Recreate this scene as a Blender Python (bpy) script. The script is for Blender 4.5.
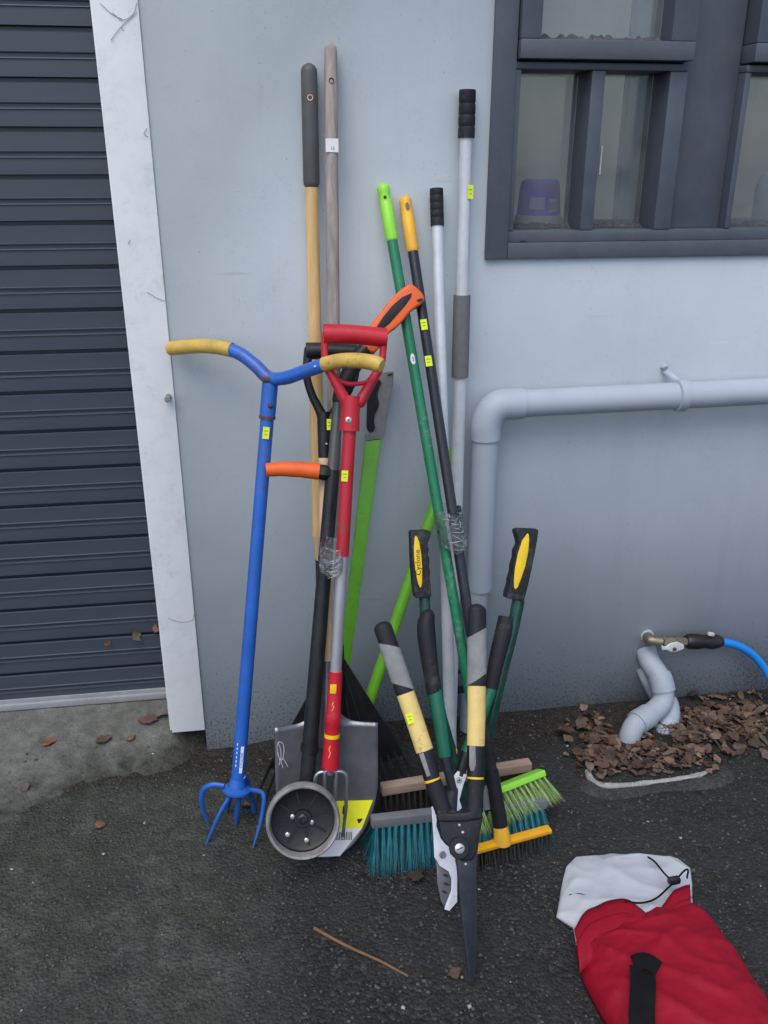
import bpy, bmesh, math, random
import numpy as np
from mathutils import Vector as V, Matrix, noise
random.seed(7); rng = np.random.default_rng(7)
for o in list(bpy.data.objects): bpy.data.objects.remove(o)
scene = bpy.context.scene; COL = scene.collection
R = math.radians

# ------------------------------------------------------------------ camera
FPX, PITCH, YAW, HGT, DIST = 875.0, R(22.08), R(8.23), 1.5, 2.0746
cam = bpy.data.cameras.new('camera'); camo = bpy.data.objects.new('camera', cam); COL.objects.link(camo)
camo.location = (0, -DIST, HGT); camo.rotation_euler = (R(90) - PITCH, 0, -YAW)
cam.sensor_fit = 'VERTICAL'; cam.sensor_height = 36.0; cam.lens = FPX / 1024 * 36.0
cam.clip_start = .05; cam.clip_end = 500
scene.camera = camo
# ------------------------------------------------------------------ sky, soft overcast sun, exposure
SUN_EL, SUN_AZ = R(58), R(205)          # azimuth clockwise from +Y
w = bpy.data.worlds.new('World'); scene.world = w; w.use_nodes = True
nt = w.node_tree; bg = nt.nodes['Background']
sky = nt.nodes.new('ShaderNodeTexSky'); sky.sky_type = 'NISHITA'; sky.sun_disc = False
sky.sun_elevation = SUN_EL; sky.sun_rotation = SUN_AZ; sky.air_density = 1.0; sky.dust_density = 2.2; sky.ozone_density = 2.0
nt.links.new(sky.outputs[0], bg.inputs[0]); bg.inputs[1].default_value = .10
sl = bpy.data.lights.new('sun', 'SUN'); sl.energy = .6; sl.angle = R(45); sl.color = (1, .97, .93)
so = bpy.data.objects.new('sun', sl); COL.objects.link(so)
sd = V((math.sin(SUN_AZ) * math.cos(SUN_EL), math.cos(SUN_AZ) * math.cos(SUN_EL), math.sin(SUN_EL)))
so.rotation_euler = sd.to_track_quat('Z', 'Y').to_euler(); so.location = sd * 20
scene.view_settings.view_transform = 'Standard'; scene.view_settings.look = 'None'
scene.view_settings.exposure = 1.05; scene.view_settings.gamma = 1
scene.render.engine = 'CYCLES'; scene.render.resolution_x = 768; scene.render.resolution_y = 1024

# ------------------------------------------------------------------ pixel -> place helpers
CP = V((0, -DIST, HGT))
_Fh = V((math.sin(YAW), math.cos(YAW), 0)); _R = V((math.cos(YAW), -math.sin(YAW), 0)); _Z = V((0, 0, 1))
_F = _Fh * math.cos(PITCH) - _Z * math.sin(PITCH); _U = _Fh * math.sin(PITCH) + _Z * math.cos(PITCH)
def ray(x, y): return _F + _R * ((x - 384) / FPX) - _U * ((y - 512) / FPX)
def P(x, y, Y=0.0): v = ray(x, y); return CP + v * ((Y - CP.y) / v.y)
def G(x, y, z=0.0): v = ray(x, y); return CP + v * ((z - CP.z) / v.z)
def PL(x, y, o, n): v = ray(x, y); return CP + v * ((o - CP).dot(n) / v.dot(n))
def proj(q): d = q - CP; return 384 + FPX * d.dot(_R) / d.dot(_F), 512 - FPX * d.dot(_U) / d.dot(_F)
def wpx(px, q): return px * (q - CP).dot(_F) / FPX      # size in metres of px pixels at q

# ------------------------------------------------------------------ materials
def lin(c): c /= 255.0; return c / 12.92 if c <= .04045 else ((c + .055) / 1.055) ** 2.4
def S(r, g, b, k=1.25): return tuple(min(.85, lin(c) * k) for c in (r, g, b))
MATS = {}
def mat(name, col, rough=.5, metal=0.0, var=.15, scale=25.0, bump=.15, bscale=None, grime=.15, gcol=(.09, .08, .065), stretch=(1, 1, 1), gscale=9.0, spec=.5, chips=0.0, ccol=(.10, .085, .07)):
    m = bpy.data.materials.new(name); m.use_nodes = True; MATS[name] = m
    n = m.node_tree.nodes; l = m.node_tree.links; b = n['Principled BSDF']
    b.inputs['Metallic'].default_value = metal; b.inputs['Specular IOR Level'].default_value = spec
    tc = n.new('ShaderNodeTexCoord'); mp = n.new('ShaderNodeMapping'); mp.inputs['Scale'].default_value = stretch
    l.new(tc.outputs['Object'], mp.inputs[0])
    def nz(sc, det=5, ro=.6):
        t = n.new('ShaderNodeTexNoise'); t.inputs['Scale'].default_value = sc; t.inputs['Detail'].default_value = det; t.inputs['Roughness'].default_value = ro
        l.new(mp.outputs[0], t.inputs['Vector']); return t
    def ramp(src, a, bb, c0, c1):
        r = n.new('ShaderNodeValToRGB'); r.color_ramp.elements[0].position = a; r.color_ramp.elements[1].position = bb
        r.color_ramp.elements[0].color = (*c0, 1); r.color_ramp.elements[1].color = (*c1, 1); l.new(src, r.inputs[0]); return r
    n1 = nz(scale)
    c = ramp(n1.outputs[0], .3, .7, tuple(x * (1 - var) for x in col), tuple(min(.95, x * (1 + var)) for x in col)).outputs[0]
    if grime > 0:
        n2 = nz(gscale, 8, .72)
        g = ramp(n2.outputs[0], .48, .78, (0, 0, 0), (1, 1, 1))
        mul = n.new('ShaderNodeMath'); mul.operation = 'MULTIPLY'; mul.inputs[1].default_value = grime; l.new(g.outputs[0], mul.inputs[0])
        mx = n.new('ShaderNodeMixRGB'); l.new(mul.outputs[0], mx.inputs[0]); l.new(c, mx.inputs[1]); mx.inputs[2].default_value = (*gcol, 1); c = mx.outputs[0]
    if chips > 0:
        n4 = nz(75, 9, .8); n5 = nz(7, 4, .6)
        ad = n.new('ShaderNodeMath'); ad.operation = 'MULTIPLY_ADD'; ad.inputs[1].default_value = .55; l.new(n5.outputs[0], ad.inputs[0]); l.new(n4.outputs[0], ad.inputs[2])
        g = ramp(ad.outputs[0], .85, .91, (0, 0, 0), (1, 1, 1)); mul = n.new('ShaderNodeMath'); mul.operation = 'MULTIPLY'; mul.inputs[1].default_value = chips; l.new(g.outputs[0], mul.inputs[0])
        mx = n.new('ShaderNodeMixRGB'); l.new(mul.outputs[0], mx.inputs[0]); l.new(c, mx.inputs[1]); mx.inputs[2].default_value = (*ccol, 1); c = mx.outputs[0]
    l.new(c, b.inputs['Base Color'])
    rr = n.new('ShaderNodeMapRange'); rr.inputs['To Min'].default_value = max(.05, rough - .12); rr.inputs['To Max'].default_value = min(1, rough + .15)
    l.new(n1.outputs[0], rr.inputs[0]); l.new(rr.outputs[0], b.inputs['Roughness'])
    if bump:
        n3 = nz(bscale or scale * 5, 6); bp = n.new('ShaderNodeBump'); bp.inputs['Strength'].default_value = bump; bp.inputs['Distance'].default_value = .003
        l.new(n3.outputs[0], bp.inputs['Height']); l.new(bp.outputs[0], b.inputs['Normal'])
    return m
WST = (1, 1, .07)
mat('blue_paint', S(42, 100, 188, 1.0), .36, var=.14, scale=14, grime=.4, gcol=(.10, .11, .13), chips=.65, ccol=(.09, .05, .035))
mat('yellow_grip', S(200, 166, 78, 1.05), .42, var=.16, scale=40, grime=.55, gcol=(.30, .20, .10), gscale=18, chips=.75, ccol=(.12, .06, .03))
mat('rust', (.12, .05, .025), .8, var=.3, scale=60)
mat('orange', S(232, 98, 35, 1.0), .5, var=.08, grime=.3, gcol=(.25, .09, .04), chips=.4)
mat('black_plastic', (.011, .0115, .013), .42, var=.25, grime=.3, gcol=(.05, .048, .044), spec=.4, chips=.35, ccol=(.07, .065, .06))
mat('black_rubber', (.013, .0135, .016), .62, var=.25, grime=.35, gcol=(.06, .057, .05), gscale=14, spec=.35, chips=.35, ccol=(.10, .095, .085))
mat('wheel_black', (.009, .009, .010), .5, var=.2, grime=.1)
mat('dark_steel', (.024, .028, .036), .36, .3, var=.25, grime=.3, gscale=14, chips=.4, ccol=(.10, .10, .10))
mat('grey_tube', (.10, .098, .09), .35, .3, var=.12)
mat('tyre', (.30, .29, .275), .8, var=.25, scale=40, grime=.7, gcol=(.035, .03, .026), gscale=22, chips=.5, ccol=(.05, .045, .04))
mat('red_plastic', S(192, 26, 44, 1.0), .42, var=.1, grime=.25, gcol=(.12, .02, .025), chips=.4)
mat('red_tube', S(182, 28, 46, 1.0), .34, var=.1, grime=.2, gcol=(.12, .02, .025), chips=.4)
mat('yellow_head', S(236, 165, 28, 1.1), .45, var=.08)
mat('yellow_plastic', S(236, 188, 25, 1.1), .45, var=.08)
mat('alu', (.50, .50, .51), .34, .55, var=.08, grime=.12, stretch=(1, 1, .1))
mat('alu_satin', (.62, .64, .66), .4, .15, var=.05, grime=.22, gcol=(.16, .15, .14), gscale=22)
mat('steel', (.36, .37, .38), .3, .8, var=.1, grime=.2)
mat('bolt', (.55, .55, .52), .35, .6, var=.1)
mat('shovel_steel', (.21, .22, .235), .30, .6, var=.25, scale=9, grime=.4, gcol=(.06, .057, .052), gscale=10, chips=.3, ccol=(.32, .32, .32))
mat('golden_wood', S(212, 175, 120, 1.15), .42, var=.2, scale=70, stretch=WST, grime=.2, gcol=(.25, .14, .05))
mat('grey_wood', S(148, 138, 130, 1.15), .75, var=.28, scale=90, stretch=WST, grime=.65, gcol=(.06, .055, .05), gscale=16, bump=.4)
mat('pale_wood', S(190, 160, 125), .55, var=.12, scale=70, stretch=WST)
mat('broom_wood', S(150, 128, 112), .7, var=.2, scale=30, stretch=(.2, 1, 1), grime=.4)
mat('grip_grey', (.085, .088, .085), .55, var=.1, grime=.2)
mat('lime', S(105, 175, 35, 1.05), .4, var=.08, grime=.22, chips=.3)
mat('lime_tip', S(135, 205, 60), .42, var=.05, grime=.15)
mat('green_pole', S(32, 122, 82, 1.0), .3, var=.1, grime=.2, gcol=(.05, .09, .07), chips=.4, ccol=(.25, .27, .25))
mat('green_handle', S(15, 106, 78, 1.0), .42, var=.1, grime=.25, chips=.35)
mat('dark_green', (.012, .06, .038), .12, var=.2, grime=.12, gcol=(.3, .32, .3), gscale=45)
mat('orange_tip', S(232, 160, 45), .45, var=.06, grime=.15)
mat('pole_black', (.02, .021, .025), .22, var=.15, grime=.1)
mat('foam_grey', (.15, .155, .155), .85, var=.1, scale=80)
mat('rubber_grey', (.25, .25, .24), .85, var=.18, scale=90, grime=.6, gcol=(.07, .065, .06), gscale=45)
mat('pale_yellow', S(220, 192, 116, 1.05), .52, var=.08, grime=.35, gcol=(.32, .23, .10), chips=.35)
mat('jaw_white', (.76, .77, .79), .35, .1, var=.05, grime=.35, gcol=(.05, .05, .05), gscale=30)
mat('jaw_grey', (.16, .16, .165), .4, .5, var=.15, grime=.3)
mat('tag', S(215, 240, 30, 1.1), .6, var=.05, scale=60, grime=.25, gcol=(.25, .3, .04), gscale=160, bump=0)
mat('tag_print', (.28, .36, .06), .6, bump=0, grime=0)
mat('sticker_white', (.75, .75, .75), .6, var=.04, grime=.1, bump=0)
mat('sticker_yellow', S(225, 215, 25), .5, var=.04, grime=.12, bump=0)
mat('print_black', (.015, .015, .015), .6, bump=0, grime=0)
mat('print_white', (.75, .77, .8), .6, bump=0, grime=.3)
mat('chalk', (.6, .6, .6), .9, bump=0, grime=.3)
mat('teal_bristle', S(18, 104, 116, .9), .55, var=.35, scale=40, grime=.4, gcol=(.02, .035, .035))
mat('blue_bristle', S(15, 92, 125), .55, var=.25, scale=60)
mat('dark_bristle', (.03, .027, .024), .7, var=.3)
mat('lime_bristle', S(150, 182, 108, 1.0), .6, var=.2, scale=60, grime=.5, gcol=(.08, .085, .06), gscale=25)
mat('broom_grey', (.16, .175, .19), .5, var=.1, grime=.2)
mat('pvc', S(163, 172, 181, 1.08), .55, var=.05, scale=14, grime=.25, gcol=(.3, .31, .31), gscale=7, bump=.05)
mat('pvc_low', S(163, 172, 181, 1.0), .6, var=.07, scale=14, grime=.5, gcol=(.17, .165, .15), gscale=12, bump=.05)
mat('brass', (.27, .24, .16), .45, .7, var=.2, grime=.5)
mat('hose', S(25, 120, 200, 1.25), .35, var=.06)
mat('white_plastic', (.7, .71, .7), .4, var=.05, grime=.3)
mat('shutter', (.062, .076, .098), .36, .1, var=.10, scale=5, grime=.25, gcol=(.09, .095, .10), gscale=6, stretch=(.4, 1, 2), bump=.05)
mat('rail', (.42, .43, .44), .45, .3, var=.08, grime=.4)
mat('post_white', (.80, .82, .82), .5, var=.03, scale=8, chips=.16, ccol=(.3, .3, .28), grime=.2, gcol=(.3, .3, .28), gscale=14, bump=.2, bscale=25)
mat('frame', (.080, .092, .115), .45, var=.10, scale=12, grime=.25, gcol=(.16, .15, .14), gscale=18, bump=.1)
mat('putty', (.06, .065, .075), .9, var=.4, scale=120, grime=.6, gcol=(.2, .19, .17), gscale=60, bump=.6)
mat('room', (.20, .22, .215), .9, var=.06, scale=3, grime=.1)
mat('curtain', (.72, .76, .74), .9, var=.05, scale=3, grime=0)
mat('purple', S(140, 98, 205, 1.3), .4, var=.05, grime=0)
mat('lavender', S(200, 185, 235, 1.2), .5, var=.05, grime=0)
mat('red_nylon', S(150, 10, 36, 1.0), .62, var=.08, scale=8, grime=.2, gcol=(.10, .004, .012), gscale=5, bump=.3, bscale=260, spec=.25)
mat('white_nylon', (.50, .52, .55), .5, var=.08, scale=9, grime=.3, gcol=(.30, .31, .33), bump=.3, bscale=40)
mat('black_web', (.005, .005, .006), .8, var=.2, grime=.1, spec=.2)
mat('twig', (.22, .11, .045), .7, var=.3, scale=40)
mat('cement', (.042, .041, .037), .9, var=.35, scale=30, grime=.6, gcol=(.02, .02, .017), bump=.8, bscale=90)
mat('white_rim', (.36, .36, .34), .8, var=.3, scale=40, grime=.9, gcol=(.05, .05, .045), gscale=22, bump=.6, chips=.7, ccol=(.04, .04, .035))
for i, c in enumerate([(.105, .062, .040), (.17, .105, .068), (.055, .034, .025), (.125, .085, .06), (.22, .155, .105)]):
    mat('leaf_%d' % i, c, .8, var=.35, scale=45, grime=.4, gcol=(.06, .035, .025), gscale=60, bump=.5)
mat('leaf_orange', (.21, .095, .05), .75, var=.4, scale=60, grime=.4, gcol=(.06, .03, .02), gscale=40)
mat('pebble', (.085, .083, .078), .85, var=.5, scale=25, grime=.3)
mat('pebble_pale', (.42, .41, .39), .8, var=.3, scale=60)

def glassmat(name, tint, gloss_rough, haze):
    m = bpy.data.materials.new(name); m.use_nodes = True; MATS[name] = m; n = m.node_tree.nodes; l = m.node_tree.links
    n.remove(n['Principled BSDF']); out = n['Material Output']
    tr = n.new('ShaderNodeBsdfTransparent'); tr.inputs[0].default_value = (*tint, 1)
    gl = n.new('ShaderNodeBsdfGlossy'); gl.inputs['Roughness'].default_value = gloss_rough
    df = n.new('ShaderNodeBsdfDiffuse'); df.inputs[0].default_value = (.5, .52, .52, 1)
    tc = n.new('ShaderNodeTexCoord'); tx = n.new('ShaderNodeTexNoise'); tx.inputs['Scale'].default_value = 14; tx.inputs['Detail'].default_value = 6
    l.new(tc.outputs['Object'], tx.inputs['Vector'])
    mr = n.new('ShaderNodeMapRange'); mr.inputs['From Min'].default_value = .3; mr.inputs['From Max'].default_value = .75; mr.inputs['To Min'].default_value = haze * .6; mr.inputs['To Max'].default_value = min(1, haze * 1.5); l.new(tx.outputs[0], mr.inputs[0])
    m1 = n.new('ShaderNodeMixShader'); l.new(mr.outputs[0], m1.inputs[0]); l.new(tr.outputs[0], m1.inputs[1]); l.new(df.outputs[0], m1.inputs[2])
    fr = n.new('ShaderNodeFresnel'); fr.inputs[0].default_value = 1.5
    m2 = n.new('ShaderNodeMixShader'); l.new(fr.outputs[0], m2.inputs[0]); l.new(m1.outputs[0], m2.inputs[1]); l.new(gl.outputs[0], m2.inputs[2])
    l.new(m2.outputs[0], out.inputs[0]); return m
glassmat('glass', (.90, .93, .93), .04, .17)
glassmat('film', (.96, .97, .98), .08, .14)
glassmat('film_crease', (.97, .97, .98), .1, .55)

def wallmat():
    m = mat('wall_paint', (.487, .537, .565), .55, var=.05, scale=3.2, bump=.15, bscale=55, grime=.22, gcol=(.36, .395, .42), gscale=2.6, chips=.12, ccol=(.30, .31, .31))
    n = m.node_tree.nodes; l = m.node_tree.links; b = n['Principled BSDF']; src = b.inputs['Base Color'].links[0].from_socket
    tc = n.new('ShaderNodeTexCoord'); sx = n.new('ShaderNodeSeparateXYZ'); l.new(tc.outputs['Object'], sx.inputs[0])
    # splashed dirt specks thinning out with height, and a few fly specks above
    sp = n.new('ShaderNodeTexNoise'); sp.inputs['Scale'].default_value = 150; sp.inputs['Detail'].default_value = 4; l.new(tc.outputs['Object'], sp.inputs['Vector'])
    big = n.new('ShaderNodeTexNoise'); big.inputs['Scale'].default_value = 6; big.inputs['Detail'].default_value = 5; l.new(tc.outputs['Object'], big.inputs['Vector'])
    h = n.new('ShaderNodeMapRange'); h.inputs['From Min'].default_value = 0; h.inputs['From Max'].default_value = .28; h.inputs['To Min'].default_value = .18; h.inputs['To Max'].default_value = 0; l.new(sx.outputs[2], h.inputs[0])
    ad = n.new('ShaderNodeMath'); l.new(sp.outputs[0], ad.inputs[0]); l.new(h.outputs[0], ad.inputs[1])
    a2 = n.new('ShaderNodeMath'); a2.operation = 'MULTIPLY_ADD'; l.new(big.outputs[0], a2.inputs[0]); a2.inputs[1].default_value = .2; l.new(ad.outputs[0], a2.inputs[2])
    rp = n.new('ShaderNodeValToRGB'); rp.color_ramp.elements[0].position = .765; rp.color_ramp.elements[1].position = .85; l.new(a2.outputs[0], rp.inputs[0])
    mu = n.new('ShaderNodeMath'); mu.operation = 'MULTIPLY'; mu.inputs[1].default_value = .5; l.new(rp.outputs[0], mu.inputs[0])
    mx = n.new('ShaderNodeMixRGB'); l.new(mu.outputs[0], mx.inputs[0]); l.new(src, mx.inputs[1]); mx.inputs[2].default_value = (.06, .06, .055, 1)
    cur = mx.outputs[0]
    def layer(scale, sc, lo, hi, k, colr, det=7, ro=.7, rot=0):
        nonlocal cur
        mp = n.new('ShaderNodeMapping'); mp.inputs['Scale'].default_value = sc; mp.inputs['Rotation'].default_value = (0, rot, 0); l.new(tc.outputs['Object'], mp.inputs[0])
        t = n.new('ShaderNodeTexNoise'); t.inputs['Scale'].default_value = scale; t.inputs['Detail'].default_value = det; t.inputs['Roughness'].default_value = ro; l.new(mp.outputs[0], t.inputs['Vector'])
        r = n.new('ShaderNodeValToRGB'); r.color_ramp.elements[0].position = lo; r.color_ramp.elements[1].position = hi; l.new(t.outputs[0], r.inputs[0])
        q = n.new('ShaderNodeMath'); q.operation = 'MULTIPLY'; q.inputs[1].default_value = k; l.new(r.outputs[0], q.inputs[0])
        x = n.new('ShaderNodeMixRGB'); l.new(q.outputs[0], x.inputs[0]); l.new(cur, x.inputs[1]); x.inputs[2].default_value = (*colr, 1); cur = x.outputs[0]
    layer(9, (1, 1, .06), .52, .75, .22, (.33, .36, .37))                 # faint runs
    layer(1.6, (1, 1, 1.4), .48, .62, .16, (.56, .60, .61))               # touched-up patches
    layer(26, (.12, 1, 1), .70, .74, .30, (.30, .31, .31), 3, .5, .5)     # scuffs
    layer(26, (.10, 1, 1), .71, .75, .30, (.62, .64, .64), 3, .5, -.9)
    l.new(cur, b.inputs['Base Color'])
wallmat()

def groundmat(name, base, stone_lo, stone_hi, moss, mossamt, soil, bstr=.9):
    m = bpy.data.materials.new(name); m.use_nodes = True; MATS[name] = m; n = m.node_tree.nodes; l = m.node_tree.links; b = n['Principled BSDF']
    tc = n.new('ShaderNodeTexCoord'); co = tc.outputs['Object']
    def nz(s, d=6, r=.6):
        t = n.new('ShaderNodeTexNoise'); t.inputs['Scale'].default_value = s; t.inputs['Detail'].default_value = d; t.inputs['Roughness'].default_value = r; l.new(co, t.inputs['Vector']); return t.outputs[0]
    def rp(src, a, bb):
        r = n.new('ShaderNodeValToRGB'); r.color_ramp.elements[0].position = a; r.color_ramp.elements[1].position = bb; l.new(src, r.inputs[0]); return r.outputs[0]
    def mix(f, a, bb, k=None):
        x = n.new('ShaderNodeMixRGB')
        if k is not None:
            q = n.new('ShaderNodeMath'); q.operation = 'MULTIPLY'; q.inputs[1].default_value = k; l.new(f, q.inputs[0]); f = q.outputs[0]
        l.new(f, x.inputs[0])
        for i, c in ((1, a), (2, bb)):
            if isinstance(c, tuple): x.inputs[i].default_value = (*c, 1)
            else: l.new(c, x.inputs[i])
        return x.outputs[0]
    vo = n.new('ShaderNodeTexVoronoi'); vo.inputs['Scale'].default_value = 130; l.new(co, vo.inputs['Vector'])
    sx = n.new('ShaderNodeSeparateColor'); l.new(vo.outputs['Color'], sx.inputs[0])
    stone = mix(sx.outputs[0], stone_lo, stone_hi)
    sel = rp(sx.outputs[1], .45, .6)
    c = mix(sel, base, stone, .75)
    c = mix(rp(nz(38, 8, .7), .35, .65), c, tuple(x * .55 for x in base), .7)
    c = mix(rp(nz(13, 9, .75), .45, .62), c, tuple(x * 2.1 for x in base), .55)
    c = mix(rp(nz(24, 9, .75), .52, .66), c, tuple(x * .4 for x in base), .6)
    c = mix(rp(nz(3.2, 8, .65), .42, .68), c, tuple(x * 1.9 for x in base), .45)
    if name == 'asphalt':
        c = mix(rp(nz(1.7, 10, .72), .46, .60), c, tuple(x * 2.0 for x in base), .5)
    if mossamt:
        xyz = n.new('ShaderNodeSeparateXYZ'); l.new(co, xyz.inputs[0])
        g = n.new('ShaderNodeMapRange'); g.inputs['From Min'].default_value = .06; g.inputs['From Max'].default_value = -.16; l.new(xyz.outputs[0], g.inputs[0])
        q = n.new('ShaderNodeMath'); q.operation = 'MULTIPLY'; l.new(g.outputs[0], q.inputs[0]); l.new(rp(nz(4.5, 9, .7), .24, .52), q.inputs[1])
        mc = mix(rp(nz(30, 9, .8), .40, .62), tuple(x * .55 for x in moss), tuple(min(.3, x * 1.35) for x in moss))
        mc = mix(rp(nz(6, 10, .75), .44, .60), mc, (moss[0] * .55, moss[1] * .62, moss[2] * .5), .75)
        mc = mix(rp(nz(11, 10, .8), .50, .62), mc, (moss[0] * 1.6, moss[1] * 1.6, moss[2] * 1.65), .6)
        mc = mix(rp(nz(2.6, 8, .7), .50, .66), mc, (.040, .032, .025), .55)
        c = mix(q.outputs[0], c, mc, mossamt)
        if not soil:   # dirt washed over the low edge of the slab
            dz = n.new('ShaderNodeMath'); dz.operation = 'MULTIPLY_ADD'; l.new(nz(14, 9, .8), dz.inputs[0]); dz.inputs[1].default_value = -.03; l.new(xyz.outputs[2], dz.inputs[2])
            dm = n.new('ShaderNodeMapRange'); dm.inputs['From Min'].default_value = .002; dm.inputs['From Max'].default_value = -.016; l.new(dz.outputs[0], dm.inputs[0])
            c = mix(dm.outputs[0], c, mix(rp(nz(40, 8, .8), .4, .6), (.022, .022, .018), (.075, .077, .062)), .9)
        if soil:
            s1 = n.new('ShaderNodeMath'); s1.operation = 'MULTIPLY_ADD'; l.new(nz(9, 7, .7), s1.inputs[0]); s1.inputs[1].default_value = .35; l.new(xyz.outputs[1], s1.inputs[2])
            sm = n.new('ShaderNodeMapRange'); sm.inputs['From Min'].default_value = -.05; sm.inputs['From Max'].default_value = .05; l.new(s1.outputs[0], sm.inputs[0])
            c = mix(sm.outputs[0], c, mix(rp(nz(60, 8), .4, .7), (.016, .013, .010), (.05, .04, .03)), .85)
    l.new(c, b.inputs['Base Color'])
    b.inputs['Roughness'].default_value = .82; b.inputs['Specular IOR Level'].default_value = .35
    hsum = n.new('ShaderNodeMath'); hsum.operation = 'MULTIPLY_ADD'; hsum.inputs[1].default_value = .6; l.new(nz(160, 5), hsum.inputs[0])
    inv = n.new('ShaderNodeMath'); inv.operation = 'MULTIPLY'; inv.inputs[1].default_value = -.9; l.new(vo.outputs['Distance'], inv.inputs[0]); l.new(inv.outputs[0], hsum.inputs[2])
    bp = n.new('ShaderNodeBump'); bp.inputs['Strength'].default_value = bstr; bp.inputs['Distance'].default_value = .006; l.new(hsum.outputs[0], bp.inputs['Height']); l.new(bp.outputs[0], b.inputs['Normal'])
groundmat('asphalt', (.018, .018, .017), (.009, .009, .009), (.085, .083, .077), (.066, .071, .058), .95, True, .85)
groundmat('kerb_cement', (.040, .040, .037), (.02, .02, .02), (.09, .088, .08), (.03, .03, .026), .0, False)
groundmat('concrete', (.17, .173, .16), (.14, .14, .132), (.21, .206, .19), (.125, .13, .11), .7, False, .35)

# ------------------------------------------------------------------ mesh helpers
def finish(me, smooth=35):
    me.polygons.foreach_set('use_smooth', [True] * len(me.polygons)); me.update()
    if smooth: me.set_sharp_from_angle(angle=R(smooth))
def link(name, me, material, parent=None, smooth=35):
    if material: me.materials.append(MATS[material])
    finish(me, smooth)
    o = bpy.data.objects.new(name, me); COL.objects.link(o)
    if parent: o.parent = parent
    return o
def root_loc(p):
    q = V((0, 0, 0))
    while p: q += p.location; p = p.parent
    return q
class MB:
    def __init__(s): s.v = []; s.f = []
    def add(s, vs, fs):
        b = len(s.v); s.v += [V(x) for x in vs]; s.f += [tuple(b + i for i in f) for f in fs]; return s
    def tube(s, pts, rad, seg=14, cap=True, roundcap=False, slant=(0, 0), flat=1.0, fdir=None):
        pts = [V(p) for p in pts]; n = len(pts)
        rad = list(rad) if isinstance(rad, (list, tuple)) else [rad] * n
        if roundcap:
            def ext(p, q, r):
                d = (p - q).normalized(); return [(p + d * r * math.sin(a), r * math.cos(a)) for a in (R(75), R(45), R(20))]
            h = ext(pts[0], pts[1], rad[0]); t = ext(pts[-1], pts[-2], rad[-1])
            pts = [a for a, _ in h] + pts + [a for a, _ in t[::-1]]; rad = [b for _, b in h] + rad + [b for _, b in t[::-1]]; n = len(pts)
        tg = [(pts[min(i + 1, n - 1)] - pts[max(i - 1, 0)]).normalized() for i in range(n)]
        ref = V(fdir) if fdir is not None else (V((0, -1, 0)) if abs(tg[0].y) < .9 else V((1, 0, 0)))
        a = (ref - tg[0] * ref.dot(tg[0])).normalized(); vs = []; fs = []
        for i in range(n):
            a = (a - tg[i] * a.dot(tg[i])).normalized(); b = tg[i].cross(a)
            for k in range(seg):
                t = 2 * math.pi * k / seg; q = pts[i] + a * (math.cos(t) * rad[i] * flat) + b * (math.sin(t) * rad[i])
                if i == 0 and slant[0]: q = q + tg[i] * (slant[0] * math.sin(t))
                if i == n - 1 and slant[1]: q = q + tg[i] * (slant[1] * math.sin(t))
                vs.append(q)
        for i in range(n - 1):
            for k in range(seg): fs.append((i * seg + k, i * seg + (k + 1) % seg, (i + 1) * seg + (k + 1) % seg, (i + 1) * seg + k))
        if cap: fs += [tuple(range(seg))[::-1], tuple((n - 1) * seg + k for k in range(seg))]
        return s.add(vs, fs)
    def box(s, lo, hi):
        (a, b, c), (d, e, f) = lo, hi
        return s.add([(a, b, c), (d, b, c), (d, e, c), (a, e, c), (a, b, f), (d, b, f), (d, e, f), (a, e, f)],
                     [(3, 2, 1, 0), (4, 5, 6, 7), (0, 1, 5, 4), (1, 2, 6, 5), (2, 3, 7, 6), (3, 0, 4, 7)])
    def obox(s, c, ax, ay, az, hx, hy, hz):
        vs = [c + ax * (i * hx) + ay * (j * hy) + az * (k * hz) for k in (-1, 1) for (i, j) in ((-1, -1), (1, -1), (1, 1), (-1, 1))]
        return s.add(vs, [(3, 2, 1, 0), (4, 5, 6, 7), (0, 1, 5, 4), (1, 2, 6, 5), (2, 3, 7, 6), (3, 0, 4, 7)])
    def prism(s, front, off):
        n = len(front); front = [V(p) for p in front]
        return s.add(front + [p + off for p in front], [tuple(range(n)), tuple(range(2 * n - 1, n - 1, -1))] + [(i, n + i, n + (i + 1) % n, (i + 1) % n) for i in range(n)])
    def ring(s, c, axis, prof, seg=40, closed=False, ref=V((0, 0, 1)), cap0=True):
        # prof: (radius, offset along axis)
        axis = axis.normalized()
        if abs(axis.dot(ref)) > .98: ref = V((1, 0, 0))
        a = (ref - axis * ref.dot(axis)).normalized(); b = axis.cross(a); n = len(prof); vs = []; fs = []
        for r, o in prof:
            for k in range(seg): t = 2 * math.pi * k / seg; vs.append(c + axis * o + a * (r * math.cos(t)) + b * (r * math.sin(t)))
        for i in range(n if closed else n - 1):
            j = (i + 1) % n
            for k in range(seg): fs.append((i * seg + k, i * seg + (k + 1) % seg, j * seg + (k + 1) % seg, j * seg + k))
        if not closed:
            fs += ([tuple(range(seg))[::-1]] if cap0 else []) + [tuple((n - 1) * seg + k for k in range(seg))]
        return s.add(vs, fs)
    def build(s, name, material, parent=None, bevel=0, segs=2, smooth=35):
        off = root_loc(parent)
        me = bpy.data.meshes.new(name); me.from_pydata([tuple(v - off) for v in s.v], [], s.f); me.update()
        bm = bmesh.new(); bm.from_mesh(me); bmesh.ops.recalc_face_normals(bm, faces=bm.faces)
        if bevel: bmesh.ops.bevel(bm, geom=list(bm.edges), offset=bevel, segments=segs, profile=.6, affect='EDGES', clamp_overlap=True)
        bm.to_mesh(me); bm.free()
        return link(name, me, material, parent, smooth)
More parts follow.
